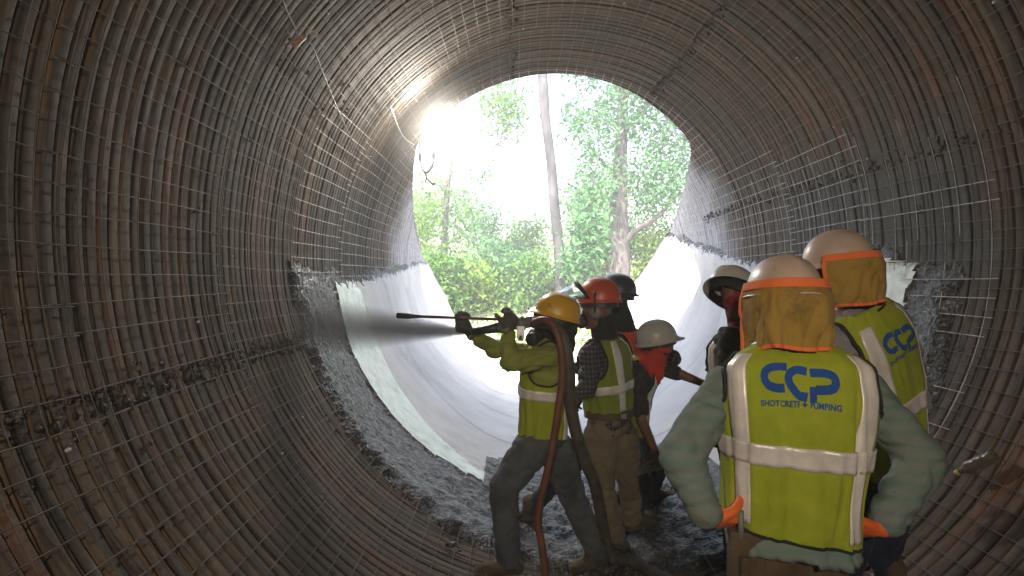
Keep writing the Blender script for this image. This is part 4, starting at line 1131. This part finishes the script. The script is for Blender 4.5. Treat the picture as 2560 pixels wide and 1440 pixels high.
mk('respirator', *merge([ellipsoid(P(1342, 838, 3.32), .055, .06, .05, n=14, m=9), lathe(P(1335, 845, 3.27), V3(-.5, -1, -.2), [(0, .038), (.04, .038), (.045, .025)], 14), lathe(P(1335, 845, 3.36), V3(-.5, 1, -.2), [(0, .038), (.04, .038), (.045, .025)], 14)]), M['black'], ar)

# --- the man in the red helmet behind him
Bt = Torso([P(1524, 1072, 3.72), P(1522, 1000, 3.72), P(1514, 920, 3.72), P(1508, 838, 3.72)], (.62, .78, 0),
           [(-.1, .15), (0, .16), (.3, .162), (.6, .18), (.78, .195), (.86, .18), (.92, .135), (.96, .095), (1, .066)],
           [(-.1, .12), (0, .125), (.3, .122), (.6, .13), (.78, .126), (.88, .105), (.94, .08), (1, .062)])
bh = P(1494, 778, 3.69)
bl_ = [(P(1502, 1090, 3.66), P(1505, 1222, 3.62), ank(1538, 1380, 3.64), V3(-.9, .3, 0)), (P(1556, 1090, 3.80), P(1574, 1212, 3.84), ank(1580, 1340, 3.86), V3(-.8, .5, 0))]
ba = [(P(1476, 885, 3.56), P(1470, 965, 3.46), P(1437, 990, 3.42), V3(-.6, -.1, -.3), V3(.1, .8, .2), 1, 1.0), (P(1540, 880, 3.92), P(1530, 960, 4.0), P(1480, 990, 3.98), V3(-.8, 0, -.2), V3(0, .1, -1), -1, .8)]
brt = person('man in red helmet with round grey earmuff standing behind the nozzleman', Bt, (bh, V3(-.85, .4, -.1), UP), bl_, ba, 'plaid', 'tan', glove='glove_dk', sleeve=(.078, .066, .048), shirt_v0=-.10, wr=.007, leg_r=(.118, .085, .072))
bvv = Bt.vest(brt, M['vest_b'], .022, .012, .22, .965, (.77, R_(44), .20))
for u in (-.30, .75): Bt.stripe_v(bvv, u - .19, u + .19, .24, .95)
Bt.stripe_h(bvv, .42, .51)
mk('belt', *loft([[Bt.S(u, v, .022) for u in np.linspace(-math.pi, math.pi, 36, endpoint=False)] for v in (.15, .19, .23)] + [[Bt.S(u, v, .016) for u in np.linspace(-math.pi, math.pi, 36, endpoint=False)] for v in (.23, .19, .15)], False), M['leather'], brt)
mk('belt_buckle', *box(Bt.S(-.35, .19, .03), .035, .02, .03), M['steel'], brt, smooth=False)
eyes(bh, V3(-.85, .4, -.1), UP, brt)
bhc = bh + V3(.01, 0, .075)
bhm = helmet(bhc, V3(-.88, .36, -.02), V3(.05, 0, 1), M['hat_red'], brt, .010, .045, .118, .142, .145)
bR = V3(-.88, .36, 0).normalized().cross(UP)
for s in (-1, 1):
    q = bh + bR * s * .088 + V3(.012, 0, -.004)
    em = mk('earmuff', *lathe(q, bR * s, [(-.012, .034), (0, .044), (.02, .045), (.032, .040), (.036, .022)], 22), M['greyplastic'], brt)
    mk('earmuff_arm', *tube([q + bR * s * .03, q + bR * s * .035 + V3(0, 0, .05), bhc + bR * s * .122 + V3(0, 0, .02), bhc + bR * s * .118 + V3(0, 0, .06)], .009, 6), M['black'], em)
# raised face shield: clear window in a dark brow guard
m_, n_, b_ = new_mat('clear visor'); b_.inputs['Base Color'].default_value = (.85, .9, .9, 1); b_.inputs['Transmission Weight'].default_value = .9; b_.inputs['Roughness'].default_value = .08; b_.inputs['IOR'].default_value = 1.12; M['visor'] = m_
def visor():
    a0, a1 = bhc + V3(-.115, 0, .075), None
    rows = []
    for (px, py) in ((1447, 746), (1436, 742), (1418, 740), (1398, 745), (1378, 752)):
        rows.append((px, py))
    V = []; bot = [(1450, 742), (1430, 748), (1408, 750), (1388, 752), (1376, 757)]; top = [(1440, 706), (1426, 712), (1408, 722), (1390, 735), (1376, 750)]
    for dy, lat in ((-.11, .10), (-.06, .03), (0, 0), (.06, .03), (.11, .10)):
        for k in range(5):
            t = P(*top[k], 3.69 + dy); q = P(*bot[k], 3.69 + dy)
            V.append(t.lerp(q, abs(dy) / .11) + V3(lat * .35, 0, 0))
    Fc = [(j * 5 + i, j * 5 + i + 1, (j + 1) * 5 + i + 1, (j + 1) * 5 + i) for j in range(4) for i in range(4)]
    o = mk('face_shield', V, Fc, M['visor'], brt); sm = o.modifiers.new('s', 'SOLIDIFY'); sm.thickness = .002
    br_ = []
    for dy in np.linspace(-.11, .11, 9):
        br_.append([P(1430, 690, 3.69 + dy) + V3(abs(dy) * .3, 0, -abs(dy) * .3), P(1441, 706, 3.69 + dy) + V3(abs(dy) * .3, 0, -abs(dy) * .2), P(1447, 730, 3.69 + dy) + V3(abs(dy) * .4, 0, 0), P(1462, 748, 3.69 + dy) + V3(abs(dy) * .3, 0, 0), P(1452, 745, 3.69 + dy) + V3(abs(dy) * .3, 0, 0), P(1440, 722, 3.69 + dy) + V3(abs(dy) * .3, 0, 0)])
    mk('brow_guard', *loft(br_), M['black'], o)
visor()
mk('respirator', *merge([ellipsoid(bh + V3(-.085, .03, -.06), .05, .055, .045, n=14, m=9), lathe(bh + V3(-.10, -.03, -.07), V3(-.5, -1, -.2), [(0, .036), (.035, .036), (.04, .024)], 14)]), M['black'], brt)
mk('headphone_hood', *merge([capsule(bh + V3(.03, .02, -.05), P(1512, 842, 3.72), .082, .088)]), M['hood'], brt)

# --- the man hidden behind the red helmet
Ct = Torso([P(1545, 1075, 4.15), P(1552, 1000, 4.15), P(1562, 910, 4.15), P(1560, 815, 4.13)], (.45, .9, 0),
           [(-.1, .15), (0, .16), (.5, .17), (.78, .19), (.87, .17), (.93, .12), (1, .064)], [(-.1, .12), (0, .122), (.6, .125), (.85, .11), (.94, .08), (1, .06)])
ch = P(1538, 752, 4.1)
cl_ = [(P(1515, 1080, 4.1), P(1400, 1190, 4.0), ank(1325, 1300, 4.0), V3(-1, .1, 0)), (P(1562, 1080, 4.2), P(1590, 1190, 4.25), ank(1598, 1290, 4.3), V3(-.8, .4, 0))]
ca = [(P(1545, 860, 4.0), P(1470, 930, 3.95), P(1405, 905, 3.95), V3(-1, 0, .2), V3(0, .2, -1), 1, 1.0), (P(1585, 860, 4.3), P(1590, 950, 4.4), P(1520, 990, 4.4), V3(-1, 0, -.2), V3(0, .2, -1), -1, .9)]
cr_ = person('man with dark helmet and orange vest almost hidden behind the red helmet', Ct, (ch, V3(-.9, .3, -.1), UP), cl_, ca, 'dark_shirt', 'denim_dark', glove='glove_dk')
cv = Ct.vest(cr_, M['orangevest'], .022, .012, .1, .965, (.77, R_(40), .18))
Ct.stripe_h(cv, .40, .48)
eyes(ch, V3(-.9, .3, -.1), UP, cr_)
helmet(ch + V3(.012, 0, .06), V3(-.9, .3, .05), V3(.02, 0, 1), M['hat_dark'], cr_, .028, .04)
remesh('balaclava', [ellipsoid(ch, .092, .108, .118), capsule(ch, P(1560, 822, 4.13), .078, .09)], .011, M['hood'], cr_, 4, .005, (14, 14, 14))

# --- the man bending in the white helmet
Dt = Torso([P(1572, 1085, 3.98), P(1574, 1010, 3.97), P(1592, 945, 3.95), P(1622, 893, 3.93)], (-.25, -.97, 0),
           [(-.1, .14), (0, .155), (.4, .165), (.75, .19), (.86, .175), (.93, .12), (1, .064)], [(-.1, .115), (0, .12), (.5, .125), (.8, .125), (.9, .10), (1, .06)])
dh = P(1646, 868, 3.90)
dl_ = [(P(1556, 1100, 3.92), P(1606, 1190, 3.82), ank(1590, 1290, 3.95), V3(.9, -.2, 0)), (P(1590, 1100, 4.08), P(1640, 1180, 4.1), ank(1630, 1260, 4.25), V3(.9, .1, 0))]
da = [(P(1590, 930, 3.78), P(1604, 1050, 3.72), P(1634, 1118, 3.74), V3(.5, .1, -.9), V3(.5, .6, .3), -1, 1.0), (P(1650, 915, 4.08), P(1700, 935, 4.02), P(1756, 958, 3.98), V3(.95, 0, -.2), V3(0, .3, -1), 1, .8)]
dr = person('man in white helmet and red face cloth bending to trowel the invert', Dt, (dh, V3(.9, -.25, -.35), V3(.25, -.1, .95)), dl_, da, 'dark_shirt', 'denim_dark', glove=None, sleeve=(.070, .060, .046), bare_forearm=True)
dv_ = Dt.vest(dr, M['vest_b'], .022, .012, .04, .955, (.76, R_(42), .20))
for u in (-.62, .62): Dt.stripe_v(dv_, u - .17, u + .17, .06, .94)
for u in (-2.45, 2.45): Dt.stripe_v(dv_, u - .17, u + .17, .06, .92)
Dt.stripe_h(dv_, .36, .45)
eyes(dh, V3(.9, -.25, -.35), V3(.25, -.1, .95), dr)
helmet(dh + V3(-.012, 0, .055), V3(.95, -.2, .22), V3(-.20, -.05, .97), M['hat_white'], dr, .018, .03, .110, .140, .135)
def bandana():
    f = V3(.9, -.25, 0).normalized(); r = f.cross(UP)
    sh = [ellipsoid(dh + V3(0, 0, -.012), .092, .10, .108), capsule(dh + V3(-.02, 0, -.04), P(1622, 905, 3.9), .085, .10)]
    pts = [P(1612, 905, 3.8), P(1650, 905, 3.78), P(1660, 930, 3.80), P(1650, 962, 3.80)]
    sh += [capsule(P(1622, 905, 3.82), P(1646, 958, 3.80), .075, .02), capsule(P(1640, 895, 3.80), P(1650, 940, 3.79), .065, .03)]
    remesh('face_cloth', sh, .010, M['redcloth'], dr, 4, .006, (10, 10, 12))
bandana()
mk('respirator', *merge([ellipsoid(P(1683, 892, 3.86), .05, .06, .05, n=14, m=9), lathe(P(1684, 897, 3.80), V3(.5, -1, -.2), [(0, .038), (.035, .038), (.04, .025)], 14), lathe(P(1684, 897, 3.90), V3(.5, 1, -.2), [(0, .038), (.035, .038), (.04, .025)], 14)]), M['black'], dr)
mk('goggle_strap', *tube([dh + V3(.100 * math.cos(a), .112 * math.sin(a), -.028 - .02 * math.cos(a)) for a in np.linspace(0, 2 * math.pi, 30)], .008, 6, False), M['black'], dr)

# ------------------------------------------------------------------ tools and hoses
hd_ = empty('finishing_trowel', P(1618, 1172, 3.72)); tag(hd_, 'steel finishing trowel held near the floor by the bending man', 'trowel')
ta, tb = P(1586, 1182, 3.70), P(1650, 1164, 3.66); tdr = (tb - ta).normalized()
tt = tdr.cross(V3(0, 1, 0)).normalized()
mk('blade', *box((ta + tb) / 2, (tb - ta).length, .11, .004, (tdr, V3(0, 1, 0), tt)), M['steel'], hd_, smooth=False)
mk('handle', *merge([tube(catmull([ta.lerp(tb, .3), ta.lerp(tb, .35) + UP * .035, ta.lerp(tb, .75) + UP * .04], 4), .006, 6), tube([ta.lerp(tb, .35) + UP * .04, ta.lerp(tb, .85) + UP * .045], .014, 10)]), M['leather'], hd_)

nz0, nz1 = P(1180, 830, 3.30), P(1340, 803, 3.24); na = nz1 - nz0; nl = na.length
nz = empty('spray_nozzle', nz0); tag(nz, 'black shotcrete nozzle held at face height by the nozzleman', 'nozzle')
mk('tip', *lathe(nz0, na, [(0, .015), (.002, .019), (.10, .026), (.16, .031), (.165, .024)], 18), M['black'], nz)
mk('nozzle_body', *lathe(nz0 + na.normalized() * .16, na, [(0, .031), (.02, .038), (.05, .038), (.055, .030), (.12, .030), (.125, .043), (.155, .043), (.16, .032), (.24, .034)], 18), M['greyplastic'], nz)
q = nz0 + na * .76
mk('air_valve', *merge([box(q + V3(0, -.03, -.045), .045, .04, .07), tube([q + V3(0, -.03, -.05), q + V3(.0, -.05, -.09)], .014, 8), tube([q + V3(-.02, -.05, -.02), q + V3(-.09, -.06, -.01)], .007, 6)]), M['steel'], nz, smooth=False)
big = [nz1 - na.normalized() * .02, P(1378, 812, 3.20), P(1408, 850, 3.16), P(1422, 920, 3.16), P(1425, 1000, 3.18), P(1440, 1080, 3.22), P(1462, 1150, 3.26), P(1490, 1222, 3.34)]
floorpts = [(1525, 1262, 3.50), (1580, 1300, 3.40), (1660, 1330, 3.15), (1760, 1352, 2.95), (1860, 1372, 2.75), (1960, 1400, 2.5)]
fp = []
for x, y_, d in floorpts:
    p = P(x, y_, d); p.z = floor_z(p.x, d) + .055; fp.append(p)
tag(mk('material_hose', *tube(catmull(big + fp, 8), .036, 12), M['mudhose']), 'thick muddy black material hose running from the nozzle over the shoulder to the floor', 'hose')
rp = [P(1335, 806, 3.18), P(1362, 800, 3.10), P(1386, 820, 3.06), P(1402, 868, 3.04), P(1406, 940, 3.04), P(1396, 1020, 3.04), P(1384, 1100, 3.05), P(1368, 1180, 3.05), P(1352, 1250, 3.06), P(1346, 1310, 3.06), P(1354, 1360, 3.05)]
e = [(1378, 1400, 3.0), (1430, 1430, 2.9), (1540, 1450, 2.75)]
for x, y_, d in e:
    p = P(x, y_, d); p.z = floor_z(p.x, d) + .03; rp.append(p)
tag(mk('air_hose', *tube(catmull(rp, 8), .0215, 10), M['hose_rust']), 'rusty red air hose hanging from the nozzle down past the nozzleman', 'hose')
ln0, ln1 = P(992, 789, 3.36), P(1262, 799, 3.26); lnp = empty('blow_pipe', ln0); tag(lnp, 'long thin air lance with black tip pointing left above the nozzle', 'lance')
mk('pipe', *tube([ln0.lerp(ln1, .1), ln1], .0085, 10), simple('rusty pipe', [(.06, .035, .025), (.13, .08, .06)], 9, .5, .3), lnp)
mk('rubber_tip', *lathe(ln0, ln1 - ln0, [(0, .012), (.004, .018), (.06, .018), (.12, .012), (.15, .009)], 12), M['black'], lnp)

# mortar heaps and rebound on the floor under the crew
def heaps():
    sh = []
    for k in range(260):
        x = random.uniform(-.45, 1.6); y_ = random.uniform(2.35, 4.7)
        r = random.choice((.006, .009, .012, .018, .026))
        c = V3(x, y_, floor_z(x, y_) - .004 + random.uniform(-.006, .012))
        v, f = ellipsoid(c, r * random.uniform(.8, 1.5), r, r * .7, n=7, m=5)
        sh.append((v, f))
    mk('rebound_rubble', *merge(sh), M['rough'], None, kind='stuff')
heaps()

# spray: a cone of wet mortar mist from the nozzle to the wall
s0, s1 = nz0, cyl(*(lambda a: (a[0], a[1]))(wall(752, 812, RI - .02)), RI - .02)
def spray():
    ax_ = (s1 - s0); l = ax_.length; d, u, v = frame(ax_)
    V, Fc = loft([[V3(s * l, q * math.cos(a), q * math.sin(a)) for a in np.linspace(0, 2 * math.pi, 24, endpoint=False)] for s, q in ((0, .012), (.1, .035), (.3, .085), (.6, .16), (.85, .25), (1, .36))])
    o = mk('spray_mist', V, Fc, None, None, kind='stuff')
    o.matrix_world = Matrix.Translation(s0) @ Matrix((d, u, v)).transposed().to_4x4()
    m = bpy.data.materials.new('mortar mist'); m.use_nodes = True; n = m.node_tree; n.nodes.clear()
    out = n.nodes.new('ShaderNodeOutputMaterial'); pv = n.nodes.new('ShaderNodeVolumePrincipled')
    pv.inputs['Color'].default_value = (.17, .165, .165, 1); pv.inputs['Anisotropy'].default_value = .2
    t = n.nodes.new('ShaderNodeTexCoord'); sx = n.nodes.new('ShaderNodeSeparateXYZ'); L(n, t.outputs['Object'], sx.inputs[0])
    def mth(op, a, b=None):
        k = n.nodes.new('ShaderNodeMath'); k.operation = op
        for i, z in enumerate((a, b)):
            if z is None: continue
            if isinstance(z, (int, float)): k.inputs[i].default_value = z
            else: L(n, z, k.inputs[i])
        return k.outputs[0]
    x = mth('DIVIDE', sx.outputs[0], l)
    rad = mth('SQRT', mth('ADD', mth('POWER', sx.outputs[1], 2), mth('POWER', sx.outputs[2], 2)))
    rmax = mth('ADD', mth('MULTIPLY', x, .24), .014)
    fall = mth('POWER', mth('MAXIMUM', mth('SUBTRACT', 1, mth('DIVIDE', rad, rmax)), 0), 1.2)
    den = mth('DIVIDE', 20, mth('ADD', mth('POWER', mth('MULTIPLY', x, 2.2), 1.5), .04))
    L(n, mth('MINIMUM', mth('MULTIPLY', fall, den), 200), pv.inputs['Density']); L(n, pv.outputs[0], out.inputs['Volume'])
    o.data.materials.append(m)
spray()

def bloom_dust(name, c, rx, ry, rz, dens):
    V, Fc = ellipsoid((0, 0, 0), rx, ry, rz, n=28, m=16)
    o = mk(name, V, Fc, None, None, kind='stuff'); o.location = c
    m = bpy.data.materials.new('bloom_dust'); m.use_nodes = True; n = m.node_tree; n.nodes.clear()
    out = n.nodes.new('ShaderNodeOutputMaterial'); pv = n.nodes.new('ShaderNodeVolumePrincipled')
    pv.inputs['Color'].default_value = (.9, .88, .86, 1); pv.inputs['Anisotropy'].default_value = .3
    v = coords(n, 'Object', (1 / rx, 1 / ry, 1 / rz)); ln = n.nodes.new('ShaderNodeVectorMath'); ln.operation = 'LENGTH'; L(n, v, ln.inputs[0])
    mr = n.nodes.new('ShaderNodeMapRange'); mr.interpolation_type = 'SMOOTHSTEP'; L(n, ln.outputs['Value'], mr.inputs[0])
    mr.inputs[1].default_value = 0; mr.inputs[2].default_value = .95; mr.inputs[3].default_value = dens; mr.inputs[4].default_value = 0
    L(n, mr.outputs[0], pv.inputs['Density']); L(n, pv.outputs[0], out.inputs['Volume']); o.data.materials.append(m)
bloom_dust('lamp_bloom_dust', P(1085, 340, 5.35), .75, 1.2, .75, .13)  # denser dust added around the far lamp to make its bloom
# ------------------------------------------------------------------ haze
HAZE = .009
hx0, hx1, hy0, hy1, hz0, hz1 = -170, 170, -130, 210, -1.5, 24
hm = bpy.data.materials.new('dusty air'); hm.use_nodes = True; hn = hm.node_tree; hn.nodes.clear()
ho = hn.nodes.new('ShaderNodeOutputMaterial'); hv = hn.nodes.new('ShaderNodeVolumePrincipled')
hv.inputs['Color'].default_value = (.92, .93, .95, 1); hv.inputs['Density'].default_value = HAZE; hv.inputs['Anisotropy'].default_value = .35
hn.links.new(hv.outputs[0], ho.inputs['Volume'])
mk('haze', *box(((hx0 + hx1) / 2, (hy0 + hy1) / 2, (hz0 + hz1) / 2), hx1 - hx0, hy1 - hy0, hz1 - hz0), hm, smooth=False, kind='stuff')
